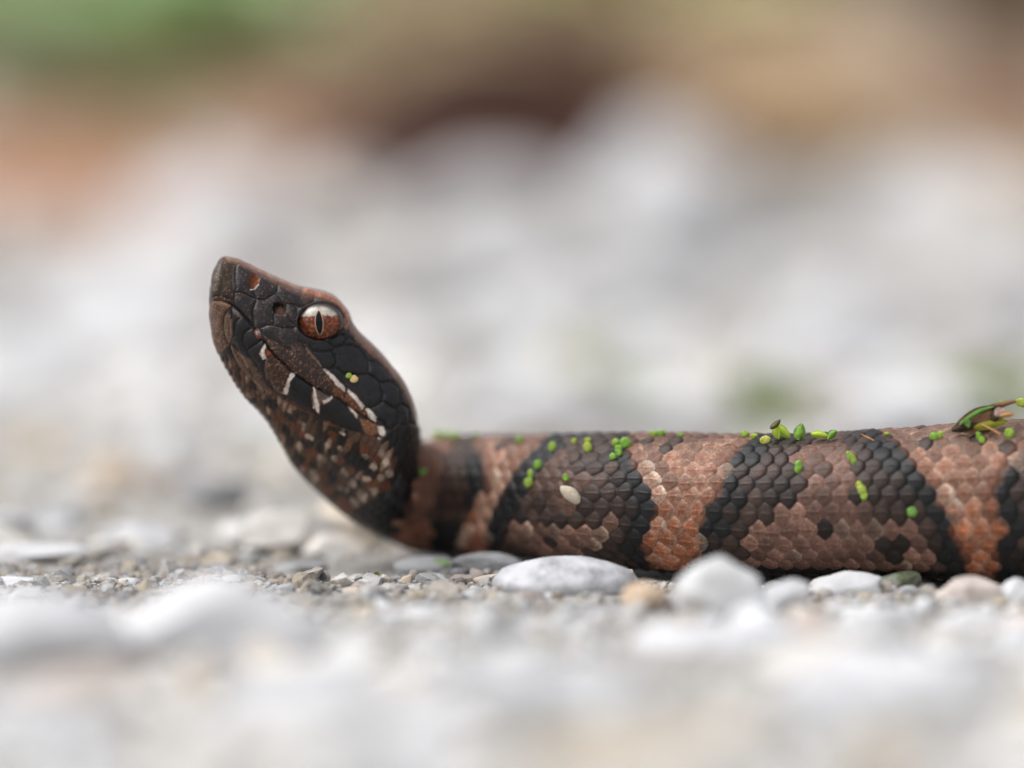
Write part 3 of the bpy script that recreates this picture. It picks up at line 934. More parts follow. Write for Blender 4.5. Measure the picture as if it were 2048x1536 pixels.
def on_snake(px, py):
    c = np.where((np.abs(dpx - px) < 4) & (np.abs(dpy - py) < 4))[0]
    if len(c) == 0:
        dd = np.hypot(dpx - px, dpy - py) + np.where(fphi < math.pi, 0, 6)
        i = int(np.argmin(dd))
        return fpos_d[i], flat(Nrm)[i]
    i = c[np.argmin(ddep[c])]
    return fpos_d[i], flat(Nrm)[i]


# ---- eyes
M_EYE, n, l, bs = new_mat('eye_iris')
a = n.new('ShaderNodeAttribute')
a.attribute_name = 'Col'
l.new(a.outputs['Color'], bs.inputs['Base Color'])
bs.inputs['Roughness'].default_value = 0.3
bs.inputs['Coat Weight'].default_value = 0.35
bs.inputs['Coat Roughness'].default_value = 0.12
bs.inputs['Specular IOR Level'].default_value = 0.25
M_PUP, n, l, bs = new_mat('pupil_black')
bs.inputs['Base Color'].default_value = (0.003, 0.005, 0.007, 1)
bs.inputs['Roughness'].default_value = 0.25
bs.inputs['Specular IOR Level'].default_value = 0.2

es, en_ = on_snake(EYE_C[0], EYE_C[1] - EYE_R[1] - 9)
es2, _ = on_snake(EYE_C[0] - EYE_R[0] - 7, EYE_C[1])
es3, _ = on_snake(EYE_C[0] + 10, EYE_C[1] + EYE_R[1] + 9)
eye_surf = (0.2 * es[1] + 0.4 * es2[1] + 0.4 * es3[1])
RX, RZ, RY = 48 * K, 39.5 * K, 0.19
ec = P(EYE_C[0], EYE_C[1] + 0, eye_surf + RY - 0.025)
iu = np.where(True, 0, 0)
nu = 150
a_, r_ = np.meshgrid(np.linspace(0, 2 * math.pi, nu, endpoint=False), np.linspace(0, 1, 90), indexing='ij')
ang = r_ * math.pi / 2 * 1.25
ux, uz, uy = np.sin(ang) * np.cos(a_), np.sin(ang) * np.sin(a_), -np.cos(ang)
UV = np.stack([ux * RX, uy * RY, uz * RZ], -1).reshape(-1, 3)
qx, qz = (ux * RX / K).ravel(), (uz * RZ / K).ravel()     # px right / up from the eye centre
q3 = np.stack([qx, qz, np.zeros(len(qx))], -1)
n1, n2 = vnoise(q3, 0.22, 1, 3), vnoise(q3, 0.09, 5, 3)
rust = lerp(np.broadcast_to(np.array([0.085, 0.022, 0.010]), (len(qx), 3)), np.broadcast_to(np.array([0.37, 0.09, 0.028]), (len(qx), 3)), sst(n1, -0.25, 0.55))
rust = lerp(rust, np.broadcast_to(np.array([0.055, 0.026, 0.015]), (len(qx), 3)), sst(n2, 0.0, 0.5) * sst(-qz, -6, 22) * 0.8)
rust = lerp(rust, np.broadcast_to(np.array([0.25, 0.12, 0.07]), (len(qx), 3)), sst(-qz, 16, 34) * sst(n1, -.2, .4) * 0.7)
whit = np.array([0.40, 0.37, 0.32]) * (1 + 0.45 * vnoise(q3, 0.12, 7, 3))[:, None]
iris = lerp(rust, whit, sst(qz + 5.5 * n1 + 2 * n2 - 0.04 * (qx), 12.5, 17.0))
sl_q = qx + 0.06 * qz - 0.5
pup_r = np.hypot(sl_q / 7.6, 0) + np.abs(qz - 1) / 25.0
pe = 1 - ((qz - 1) / 24.5) ** 2
hwid = np.where(pe > 0, 7.0 * np.clip(pe, 0, 1) ** 0.8, -5)
rimd = np.abs(sl_q) - hwid
iris = lerp(iris, np.broadcast_to(np.array([0.40, 0.22, 0.14]), iris.shape), (1 - sst(np.abs(rimd - 0.7), 0.8, 1.8)) * (np.abs(qz - 1) < 26))
rr = np.hypot(qx / 44, qz / 36)
iris = lerp(iris, np.broadcast_to(np.array([0.02, 0.012, 0.01]), iris.shape), sst(rr, 0.80, 1.04))
me = mesh_np('eye', UV, grid_faces(nu, 90)[:, ::-1])
Fw = [[(nu - 1) * 90 + j, j, j + 1, (nu - 1) * 90 + j + 1] for j in range(89)]
F_all = np.vstack([grid_faces(nu, 90), np.array(Fw)])
bpy.data.meshes.remove(me)
me = mesh_np('eye', UV, F_all)
if np.array(me.polygons[90 * 40 + 20].normal) @ (UV[90 * 40 + 20]) < 0:
    me.flip_normals()
set_col(me, np.clip(iris, 0.003, 0.8))
# pupil: a slit lens proud of the iris
pv, pf = [], []
zz = np.linspace(-23.2, 25.2, 40)
for zv in zz:
    hwv = 6.8 * max(0.0, 1 - ((zv - 1) / 24.3) ** 2) ** 0.8
    for s in np.linspace(-1, 1, 9):
        x0 = (s * hwv - 0.06 * zv + 0.5) * K
        z0 = zv * K
        yy = -RY * math.sqrt(max(0, 1 - (x0 / RX) ** 2 - (z0 / RZ) ** 2))
        pv.append((x0, yy - 0.0035 - 0.002 * (1 - s * s), z0))
mp = mesh_np('pupil', np.array(pv), grid_faces(40, 9))
if mp.polygons[150].normal[1] > 0:
    mp.flip_normals()
st_i = int(np.argmin(np.hypot(SQ[:, 0] - 640, SQ[:, 1] - 583)))
ymid = SQ[np.argmin(np.abs(SQ[:, 0] - 660)), 4]
for far in (0, 1):
    loc = Vector(ec)
    if far:
        loc.y = 2 * ymid - loc.y + 0.02
    e = link('eye', me, M_EYE, snake, loc=loc - snake.location)
    if far:
        e.rotation_euler = (0, 0, math.pi)
    pp = link('pupil', mp, M_PUP, e)

# ------------------------------------------------------------------ gravel and grit (nobody could count it)
PAL = np.array([[.66, .66, .67], [.60, .61, .63], [.57, .55, .53], [.67, .64, .60], [.50, .46, .41], [.54, .47, .38], [.46, .46, .47], [.36, .36, .35], [.51, .44, .40], [.72, .72, .71]])
spx, spy = Cc[:, 0], Cc[:, 1]
spw = SQ[:, 5]
sub_i = np.arange(0, N_S, 12)


def clear_of_snake(x, y, r, lift=0.0):
    d = np.hypot(x[:, None] - spx[sub_i][None], y[:, None] - spy[sub_i][None]) - spw[sub_i][None] * 0.85
    low_ = (Cc[sub_i, 2] - np.linalg.norm(Vv[sub_i], axis=1)) < 0.9
    d = np.where(low_[None], d, 9)
    return d.min(1) > r


SHAPES1 = [rock(2, np.random.RandomState(s), 13, 0.12, .42, .8, 1.0)[0] for s in range(14)]
SHAPES0 = [rock(1, np.random.RandomState(s + 50), 7, 0.25, .4, .8)[0] for s in range(14)]
gV, gF, gC = [], [], []
_off = 0


def scatter(n, x0, x1, y0, y1, s0, s1, pw, pal_w, shapes, sub, flatness=(0.5, 0.85), wedge=False, bury=0.35, keep=True, xmul=1.0, tone=0.80):
    global _off
    F0 = ICO[sub][1]
    yy = y0 + (y1 - y0) * rng.rand(n)
    if wedge:
        hwid_ = 6.6 * (yy + D) / D * xmul + 2
        xx = (rng.rand(n) * 2 - 1) * hwid_
    else:
        xx = x0 + (x1 - x0) * rng.rand(n)
    ss = s0 * (s1 / s0) ** (rng.rand(n) ** pw)
    ok = clear_of_snake(xx, yy, ss * 0.9) if keep else np.ones(n, bool)
    xx, yy, ss = xx[ok], yy[ok], ss[ok]
    zz_ = gz(xx, yy)
    pi = rng.choice(len(PAL), len(xx), p=np.array(pal_w) / np.sum(pal_w))
    for k in range(len(xx)):
        V0 = shapes[rng.randint(len(shapes))]
        R = rand_rot(rng)
        q = V0 @ R.T
        fl = rng.uniform(*flatness)
        q = q * np.array([1, rng.uniform(.7, 1), fl]) * ss[k]
        a = rng.uniform(0, 6.28)
        c, s = math.cos(a), math.sin(a)
        q = np.stack([q[:, 0] * c - q[:, 1] * s, q[:, 0] * s + q[:, 1] * c, q[:, 2]], -1)
        q += np.array([xx[k], yy[k], zz_[k] + ss[k] * fl * (1 - 2 * bury) * 0.8])
        gV.append(q)
        gF.append(F0 + _off)
        gC.append(np.broadcast_to(PAL[pi[k]] * tone * rng.uniform(.75, 1.12), (len(q), 3)))
        _off += len(q)


PW_W = [4, 4, 3, 4, 2, 2, 1.3, .8, 1, 3]
PW_N = [1.5, 1.5, 2, 2.5, 3, 3, 1.6, 1.6, 2, 1]
scatter(5000, -7.6, 7.6, -3.2, 3.5, 0.018, 0.10, 1.6, PW_N, SHAPES0, 1, bury=0.3, tone=.66)
scatter(3000, -7.2, 7.2, -0.9, 1.6, 0.016, 0.085, 1.5, PW_N, SHAPES0, 1, bury=0.25, tone=.62)
scatter(260, -7.2, 7.2, -0.9, 1.4, 0.06, 0.19, 1.4, PW_N, SHAPES1, 2, bury=0.36, tone=.62)
scatter(620, -7.6, 7.6, -2.6, 4.0, 0.08, 0.26, 1.5, PW_N, SHAPES1, 2, bury=0.36, tone=.66)
scatter(420, -8, 8, -6.5, -2.2, 0.06, 0.24, 1.2, PW_W, SHAPES1, 2, bury=0.36, tone=.95)
scatter(520, -8, 8, -22, -5.0, 0.12, 0.6, 1.3, PW_W, SHAPES1, 2, bury=0.4, tone=1.0)
scatter(40, -8, 8, -16, -7.0, 0.6, 1.1, 1.0, PW_W, SHAPES1, 2, flatness=(.28, .42), bury=0.5)
scatter(1700, 0, 0, 2.5, 40, 0.15, 0.8, 1.4, PW_W, SHAPES1, 2, wedge=True, xmul=2.3, tone=.94)
scatter(860, 0, 0, 22, 93, 0.7, 2.3, 1.2, PW_W, SHAPES1, 2, flatness=(.45, .7), wedge=True, xmul=2.3, bury=.38, tone=.96)
gV, gF, gC = np.vstack(gV), np.vstack(gF), np.vstack(gC)
me = mesh_np('gravel', gV, gF, smooth=False)
set_col(me, gC)
M_GRAVEL = attr_mat('gravel_stone', 0.85, 0.25, 5.0, 0.3, 22, 0.6, 0.03)
link('gravel', me, M_GRAVEL, kind='stuff')

# ------------------------------------------------------------------ stones one can point at
M_WHITE = stone_mat('white_limestone', (0.60, 0.60, 0.615), (0.47, 0.47, 0.485), 1.2)
M_BRIGHT = stone_mat('bright_white_quartz', (0.68, 0.68, 0.68), (0.56, 0.56, 0.57), 1.6)
M_PALE = stone_mat('pale_grey_stone', (0.55, 0.55, 0.56), (0.42, 0.42, 0.43), 1.4)
M_GREY = stone_mat('grey_stone', (0.33, 0.33, 0.34), (0.22, 0.22, 0.22), 2.0)
M_DARK = stone_mat('dark_stone', (0.16, 0.155, 0.15), (0.09, 0.085, 0.085), 3.0)
M_SPECK = stone_mat('mottled_grey_pebble', (0.52, 0.52, 0.54), (0.25, 0.25, 0.265), 3.4, 0.7, 0.25)
M_BEIGE = stone_mat('beige_stone', (0.52, 0.44, 0.35), (0.40, 0.33, 0.26), 2.0)
M_TAN = stone_mat('tan_stone', (0.54, 0.40, 0.28), (0.50, 0.42, 0.34), 1.0)
M_MOSSY = stone_mat('mossy_stone', (0.40, 0.41, 0.36), (0.12, 0.15, 0.06), 2.4)
M_PINK = stone_mat('pinkish_stone', (0.60, 0.53, 0.49), (0.50, 0.44, 0.40), 2.0)


def stone(px, py, Y, wpx, hpx, mat, label, seed, depth=0.9, planes=7, lo=.62, hi=.95, sub=4, group=None, name='stone', cat='stone', yaw=0.0, roll=0.0, smooth=True, rough=.1, peak=0.0):
    r = np.random.RandomState(seed)
    V, F = rock(sub, r, planes, rough, lo, hi)
    V = V / np.abs(V).max(0)
    if peak:
        V[:, 0] = V[:, 0] * (1 - peak * sst(V[:, 2], -0.5, 1.0)) - 0.12 * V[:, 2]
    s = (Y + D) / D * K / 2
    V = V * np.array([wpx * s, wpx * s * depth, hpx * s])
    c, si = math.cos(roll), math.sin(roll)
    V = np.stack([V[:, 0] * c - V[:, 2] * si, V[:, 1], V[:, 0] * si + V[:, 2] * c], -1)
    c, si = math.cos(yaw), math.sin(yaw)
    V = np.stack([V[:, 0] * c - V[:, 1] * si, V[:, 0] * si + V[:, 1] * c, V[:, 2]], -1)
    me = mesh_np(name, V, F, smooth)
    return link(name, me, mat, loc=tuple(P(px, py, Y)), category=cat, label=label, group=group)


G1 = 'loose stones round the snake'
stone(1131, 1168, -0.75, 300, 116, M_SPECK, 'smooth mottled grey and white pebble lying against the belly of the snake', 4, .62, 4, .75, .97, group=G1, name='pebble', cat='pebble', rough=.06)
stone(1450, 1190, -2.8, 236, 178, M_BRIGHT, 'pointed bright white stone standing before the orange band of the body', 12, .8, 10, .5, .85, group=G1, peak=.36, rough=.2)
stone(1553, 1196, -2.4, 140, 92, M_WHITE, 'low white stone adjoining the right foot of the pointed white stone', 22, .8, 12, .45, .85, group=G1, rough=.18)
stone(1283, 1192, -2.6, 100, 56, M_TAN, 'small orange tan pebble between the mottled pebble and the pointed stone', 31, .8, 6, group=G1, name='pebble', cat='pebble')
stone(1690, 1180, -0.9, 150, 74, M_PALE, 'blue grey stone tucked under the belly right of the white stones', 35, .6, 13, .45, .85, group=G1, rough=.18)
stone(1790, 1170, -0.5, 120, 64, M_MOSSY, 'mossy green grey stone under the snake body beside the blue grey stone', 36, .6, 13, .45, .85, group=G1, rough=.18)
stone(1932, 1192, -1.7, 200, 90, M_PINK, 'pinkish white stone with a blunt peak below the rightmost orange band', 41, .7, 13, .45, .85, group=G1, peak=.4, rough=.18)
stone(2040, 1192, -1.6, 90, 74, M_WHITE, 'white stone cut off by the right edge below the snake', 42, .8, 7, group=G1)
stone(600, 1141, 1.4, 120, 52, M_GREY, 'dark grey stone behind the grit under the raised neck', 43, .8, 7, group=G1)
stone(850, 1131, 1.2, 130, 46, M_PALE, 'flat pale grey stone below the neck with a green leaf scrap on it', 44, .7, 7, group=G1)
stone(975, 1131, 0.9, 150, 56, M_GREY, 'smooth grey stone partly hidden by the mottled pebble', 45, .5, 6, group=G1)
stone(28, 1172, 0.0, 120, 44, M_WHITE, 'white stone with a crisp rim at the left edge of the ground', 46, .9, 8, group=G1)
stone(258, 1168, 0.1, 70, 26, M_PALE, 'small angular grey stone in focus left of the big white boulder', 47, .9, 9, group=G1)
stone(868, 1164, -0.1, 78, 32, M_GREY, 'slaty grey chip with a dark lower edge beside the round dark grain', 48, .6, 10, .5, .8, group=G1, name='stone_chip', cat='stone chip', roll=-.25, smooth=False)
stone(921, 1166, -0.25, 23, 23, M_DARK, 'round dark brown grain sitting on pale grit', 49, .9, 6, .8, .98, 3, group=G1, name='grain', cat='grain')
stone(962, 1162, -0.1, 74, 22, M_BEIGE, 'brown edged flake leaning against the left end of the mottled pebble', 50, .6, 9, .5, .8, group=G1, name='stone_chip', cat='stone chip', roll=.35, smooth=False)
stone(815, 1162, 0.0, 34, 26, M_BEIGE, 'small angular beige chip left of the slaty grey chip', 51, .8, 9, .5, .8, 3, group=G1, name='stone_chip', cat='stone chip', smooth=False)
stone(687, 1163, 0.1, 62, 30, M_BEIGE, 'angular beige pebble leftmost of the sharp grit', 52, .8, 9, .5, .85, 3, group=G1, name='pebble', cat='pebble', smooth=False)
stone(712, 1190, -0.9, 72, 34, M_BEIGE, 'cream pebble with a rusty stain just before the sharp grit', 53, .8, 7, group=G1, name='pebble', cat='pebble')
stone(765, 1160, 0.0, 30, 26, M_PINK, 'pale pinkish chip just right of the tiny moss sprig', 54, .9, 9, .5, .85, 3, group=G1, name='stone_chip', cat='stone chip', smooth=False)
G2 = 'blurred stones before the snake'
stone(450, 1255, -6.0, 470, 215, M_WHITE, 'large blurred white boulder at lower left before the snake', 61, .7, 7, group=G2)
stone(60, 1290, -6.5, 420, 220, M_WHITE, 'blurred white stone at the left edge before the snake', 62, .7, 7, group=G2)
stone(640, 1470, -10.5, 520, 230, M_PALE, 'broad pale stone at the bottom left of centre', 63, .7, 6, group=G2)
stone(60, 1500, -11, 380, 200, M_PALE, 'pale stone in the bottom left corner', 64, .7, 6, group=G2)
stone(1080, 1450, -10, 520, 240, M_WHITE, 'broad bluish white stone at the bottom centre', 65, .7, 6, group=G2)
stone(1480, 1300, -5.5, 430, 130, M_WHITE, 'blurred long white stone below the pointed white stone', 66, .6, 7, group=G2)
stone(1790, 1420, -9.0, 520, 260, M_WHITE, 'large blurred white boulder at the bottom right', 67, .7, 7, group=G2)
stone(1760, 1245, -3.6, 170, 80, M_WHITE, 'white blurred pebble before the blue grey stone', 68, .7, 7, group=G2, name='pebble', cat='pebble')
stone(850, 1240, -3.2, 150, 60, M_PALE, 'pale blurred pebble before the slaty grey chip', 69, .7, 7, group=G2, name='pebble', cat='pebble')
stone(1080, 1270, -4.0, 170, 70, M_PALE, 'pale grey blurred pebble before the mottled pebble', 70, .7, 7, group=G2, name='pebble', cat='pebble')
stone(880, 1290, -4.5, 90, 50, M_BEIGE, 'tan blurred pebble at the middle of the foreground gravel', 71, .7, 7, group=G2, name='pebble', cat='pebble')
stone(1960, 1250, -3.8, 180, 70, M_PALE, 'bluish blurred pebble before the pinkish white stone', 72, .7, 7, group=G2, name='pebble', cat='pebble')
G3 = 'blurred stones behind the snake'
stone(80, 1110, 2.4, 230, 60, M_PALE, 'flat pale slab at the left edge behind the crisp white stone', 81, .7, 7, group=G3)
stone(270, 1078, 4.5, 170, 70, M_WHITE, 'rounded white pebble on the left ground well behind the neck', 82, .8, 6, group=G3, name='pebble', cat='pebble')
stone(640, 1090, 3.4, 230, 90, M_BEIGE, 'beige stone right under the raised throat of the snake', 83, .8, 6, group=G3)
stone(230, 960, 12, 130, 100, M_TAN, 'tan blurred stone at the left below head height', 84, .8, 6, group=G3)
stone(430, 985, 9, 170, 70, M_GREY, 'dark blurred stone left of the throat', 85, .8, 6, group=G3)
stone(440, 440, 66, 330, 240, M_WHITE, 'large soft white boulder behind the top of the head', 86, .8, 6, group=G3)
stone(1340, 430, 62, 360, 370, M_PALE, 'tallest pale boulder in the right half of the background', 87, .8, 6, group=G3)
stone(1900, 470, 66, 330, 230, M_WHITE, 'soft white boulder at the upper right under the tan leaves', 88, .8, 6, group=G3)
stone(985, 450, 70, 380, 200, M_PALE, 'soft grey boulder under the dark brown leaf', 89, .8, 6, group=G3)
stone(270, 640, 46, 460, 170, M_WHITE, 'wide white boulder left of the snake head', 90, .8, 6, group=G3)
stone(1700, 690, 40, 330, 230, M_WHITE, 'white boulder above the two leafy sprouts on the right back', 91, .8, 6, group=G3)
stone(1090, 815, 22, 340, 120, M_WHITE, 'long white stone right above the body behind the head', 92, .7, 6, group=G3)
stone(1390, 830, 21, 250, 100, M_WHITE, 'white stone above the body left of the green tuft', 93, .7, 6, group=G3)
stone(1830, 825, 20, 340, 110, M_WHITE, 'white stone above the body left of the curled leaf', 94, .7, 6, group=G3)
stone(860, 600, 48, 240, 150, M_GREY, 'greyish blurred stone just right of the snake brow', 95, .8, 6, group=G3)
stone(60, 800, 26, 300, 130, M_PALE, 'pale boulder at the left edge level with the jaw', 96, .8, 6, group=G3)
stone(1250, 640, 44, 330, 130, M_PALE, 'pale grey boulder below the tallest pale boulder', 97, .8, 6, group=G3)
stone(2000, 620, 44, 280, 150, M_PALE, 'pale grey boulder at the right edge at mid height', 98, .8, 6, group=G3)

# ------------------------------------------------------------------ duckweed and scraps on the snake
GREENS = [(0.19, 0.37, 0.045), (0.29, 0.43, 0.06), (0.38, 0.46, 0.07), (0.15, 0.31, 0.06), (0.50, 0.48, 0.10), (0.34, 0.50, 0.16)]
M_DUCK = [plain_mat('duckweed_green', c, 0.48, 0.35, 0.3, 0.45, 16.0, 0.7, 60) for c in GREENS]
DV, DF = ICO[3]


def frond_mesh(rx, rz, seed, thick=0.42, bend=0.0, point=0.0):
    r = np.random.RandomState(seed)
    V = DV.copy()
    V *= (1 + 0.34 * vnoise(V, 1.4, seed, 3))[:, None]
    if point:
        V[:, 0] *= 1 - point * sst(V[:, 2], -0.1, 1.0)
    V = V * np.array([rx, min(rx, rz) * thick, rz]) * K
    V[:, 0] += bend * K * (V[:, 2] / (rz * K)) ** 2 * rx
    V += (r.rand(1, 3) - .5) * 1e-4
    return mesh_np('frond', V, DF)


def frond_at(px, py, rx, rz, ang, gi, seed, parent=None, lift=0.3, bend=0.0, point=0.0, name='frond'):
    p, nn = on_snake(px, py)
    me = frond_mesh(rx, rz, seed, bend=bend, point=point)
    q = P(px, py, p[1] - min(rx, rz) * K * lift)
    o = link(name, me, M_DUCK[gi])
    o.rotation_euler = (0, -ang, 0)
    o.location = q
    if parent is not None:
        o.parent = parent
        o.location = Vector(q) - parent.location
    return o


GD = 'duckweed specks stuck to the snake'
DUCK = [
    ('wide pale green blurred duckweed clump on the back right behind the head', [(880, 869, 16, 9, 0, 5), (905, 870, 17, 8, 0, 5)]),
    ('tiny green duckweed dot on the back beyond the wide clump', [(950, 870, 8, 5, 0, 3)]),
    ('small dull green duckweed speck on the back over the first light band', [(1039, 880, 7, 7, 0, 0)]),
    ('oval duckweed speck high on the flank left of the yellowish bead', [(1104, 894, 7.5, 10, .1, 1)]),
    ('rounded duckweed speck on the dark left border of the first blotch', [(1076, 929, 8.5, 10, 0, 0)]),
    ('pair of bright green duckweed beads one above the other on the dark scales', [(1061, 947, 6, 9, 0, 1), (1057, 965, 9, 10, 0, 1)]),
    ('yellowish duckweed bead near the ridge of the back', [(1148, 882, 5.5, 6.5, 0, 2)]),
    ('lime duckweed bead with a kidney shaped frond hanging below it', [(1175, 880, 7, 6, 0, 2), (1175, 894, 8, 11, .3, 2)]),
    ('cluster of five duckweed fronds at the edge of the middle light band', [(1232, 885, 9, 8, .4, 1), (1251, 887, 11, 12, .2, 0), (1237, 898, 8, 8, 0, 0), (1238, 906, 7, 7, 0, 0), (1226, 913, 8, 7, .5, 0)]),
    ('small duckweed speck with a dark notch just above the cream seed', [(1132, 955, 6.5, 8, .2, 0)]),
    ('two duckweed beads sitting on the ridge over the middle light band', [(1306, 867, 8, 6.5, 0, 1), (1321, 866, 9, 7, 0, 0)]),
    ('tiny duckweed speck on the ridge right of the two beads', [(1361, 870, 7, 3.5, 0, 0)]),
    ('two flattened duckweed beads on the ridge left of the leafy sprout', [(1489, 868, 9, 7, 0, 1), (1508, 872, 8, 5, 0, 2)]),
    ('yellow green bead resting just below the leafy sprout', [(1531, 880, 11, 9, .3, 4)]),
    ('tiny duckweed speck on the ridge left of the pair near the curled leaf', [(1774, 867, 6, 3.5, 0, 1)]),
    ('joined duckweed pair on the back left of the curled leaf', [(1868, 874, 9, 9, 0, 0), (1880, 870, 8, 7, .8, 1)]),
    ('small duckweed pair on the back below the curled leaf', [(1957, 871, 5.5, 9, .2, 0), (1964, 880, 6.5, 7.5, 0, 1)]),
    ('fat duckweed frond on the back right of the thin leaf stalk', [(2019, 867, 9.5, 10.5, .2, 1)]),
    ('upright oval duckweed on the flank below the pointed green sprout', [(1597, 934, 8.5, 15, -.15, 0)]),
    ('slanted elongated duckweed on the flank of the second blotch', [(1705, 919, 7, 18, .65, 1)]),
    ('knobbly lime duckweed trio in the middle of the second blotch', [(1718, 970, 7, 8, 0, 2), (1724, 980, 9, 9, 0, 2), (1728, 992, 7, 8, -.3, 1)]),
    ('blurred olive duckweed dot low on the flank near the rightmost band', [(1824, 1025, 10, 10, 0, 3)]),
    ('blurred green duckweed dot on the neck side behind the jaw', [(845, 943, 9, 7, 0, 3)]),
    ('green bead with a tan bead joined to it on the black cheek', [(697, 751, 6.5, 5.5, .4, 1), (708, 757.5, 9, 7.5, -.3, 4)]),
    ('bright lime frond balanced on the raised end of the curled leaf', [(2043, 805, 14, 9, -.1, 2)]),
    ('tiny lime sprig riding on the top edge of the curled leaf', [(2001, 805, 5, 5, 0, 1)]),
]
TANBEAD = plain_mat('tan_bead', (0.62, 0.45, 0.20), 0.5, 0.4, 0.2, 0.2, 12, 0.4, 40)
for k, (lab, fr_) in enumerate(DUCK):
    if len(fr_) == 1:
        x, y, a, b, an, gi = fr_[0]
        o = frond_at(x, y, a, b, an, gi, 200 + k, name='duckweed')
        root = o
    else:
        p0, _ = on_snake(fr_[0][0], fr_[0][1])
        root = link('duckweed', None, loc=tuple(P(fr_[0][0], fr_[0][1], p0[1])))
        for q, (x, y, a, b, an, gi) in enumerate(fr_):
            o = frond_at(x, y, a, b, an, gi, 300 + 7 * k + q, root)
            if 'tan bead' in lab and q == 1:
                o.data.materials[0] = TANBEAD
    if 'raised end' in lab or 'riding' in lab:
        root.location.y = -0.12
    root['label'], root['category'], root['group'] = lab, 'duckweed', GD

# leafy sprouts standing on the ridge
M_SPROUT = plain_mat('sprout_green', (0.42, 0.55, 0.05), 0.4, 0.4, 0.3, 0.25, 8, 0.3, 30)
M_HUSK = plain_mat('dark_seed_husk', (0.10, 0.085, 0.03), 0.6, 0.3, 0, 0.5, 14, 0.5, 40)
p0, _ = on_snake(1565, 876)
rt = link('sprout', None, loc=tuple(p0), category='sprout', label='lime seedling with a dark husk at its tip standing on the back', group='sprouts on the back of the snake')


def leaf_blade(pts, wd, Y, th=0.012, name='leaf', mat=None, parent=None, curl=0.25, n=18, m=7):
    """A tapered blade along a line of photo pixels at depth Y, with thickness."""
    pts = np.array(pts, float)
    t0 = np.linspace(0, 1, len(pts))
    tt = np.linspace(0, 1, n)
    c = np.stack([np.interp(tt, t0, pts[:, 0]), np.interp(tt, t0, pts[:, 1])], -1)
    tg = np.gradient(c, axis=0)
    tg /= np.linalg.norm(tg, axis=1, keepdims=True) + 1e-9
    nr = np.stack([-tg[:, 1], tg[:, 0]], -1)
    pr = np.sin(np.clip(tt * 0.93 + 0.06, 0, 1) * math.pi) ** 0.75 * wd
    V = []
    for sgn_ in (1, -1):
        for i in range(n):
            for s in np.linspace(-1, 1, m):
                q = c[i] + nr[i] * s * pr[i]
                p = P(q[0], q[1], Y)
                p = p + np.array([0, curl * pr[i] * K * (s * s - 0.5) * 2 + sgn_ * th * (1.0 - 0.7 * s * s), 0])
                V.append(p)
    V = np.array(V)
    f1 = grid_faces(n, m)
    f2 = f1[:, ::-1] + n * m
    rim = []
    for i in range(n - 1):
        a, b = i * m, (i + 1) * m
        rim.append([a, b, b + n * m, a + n * m])
        a, b = i * m + m - 1, (i + 1) * m + m - 1
        rim.append([b, a, a + n * m, b + n * m])
    for j in range(m - 1):
        a, b = j, j + 1
        rim.append([b, a, a + n * m, b + n * m])
        a, b = (n - 1) * m + j, (n - 1) * m + j + 1
        rim.append([a, b, b + n * m, a + n * m])
    F = np.vstack([f1, f2, np.array(rim)])
    org = np.array(parent.location) if parent is not None else V.mean(0)
    me = mesh_np(name, V - org, F)
    return link(name, me, mat, parent, loc=None if parent is not None else tuple(org))


def tube(pts, r, name, mat, parent=None, Y=0.0, seg=8, **props):
    """A thin stalk along (px, py[, Y]) points."""
    q = np.array([P(p[0], p[1], p[2] if len(p) > 2 else Y) for p in pts])
    t0 = np.linspace(0, 1, len(q))
    n = 4 * len(q)
    tt = np.linspace(0, 1, n)
    c = np.stack([np.interp(tt, t0, q[:, i]) for i in range(3)], -1)
    tg = np.gradient(c, axis=0)
    tg /= np.linalg.norm(tg, axis=1, keepdims=True) + 1e-9
    u = np.cross(tg, np.array([0.3, 0.9, 0.31]))
    u /= np.linalg.norm(u, axis=1, keepdims=True) + 1e-9
    v = np.cross(tg, u)
    rr_ = np.interp(tt, np.linspace(0, 1, len(np.atleast_1d(r))), np.atleast_1d(r)) * K
    an = np.linspace(0, 2 * math.pi, seg, endpoint=False)
    V = c[:, None] + rr_[:, None, None] * (np.cos(an)[None, :, None] * u[:, None] + np.sin(an)[None, :, None] * v[:, None])
    V = V.reshape(-1, 3)
    F = grid_faces(n, seg, True)
    cap = np.array([[0, i, i + 1, 0] for i in range(1, seg - 1)])
    V2 = np.vstack([V, c[0], c[-1]])
    e0 = [[len(V), (i + 1) % seg, i] for i in range(seg)]
    e1 = [[len(V) + 1, (n - 1) * seg + i, (n - 1) * seg + (i + 1) % seg] for i in range(seg)]
    org = np.array(parent.location) if parent is not None else V.mean(0)
    me = bpy.data.meshes.new(name)
    me.from_pydata((V2 - org).tolist(), [], F.tolist() + e0 + e1)
    me.polygons.foreach_set('use_smooth', np.ones(len(me.polygons), bool))
    return link(name, me, mat, parent, loc=None if parent is not None else tuple(org), **props)


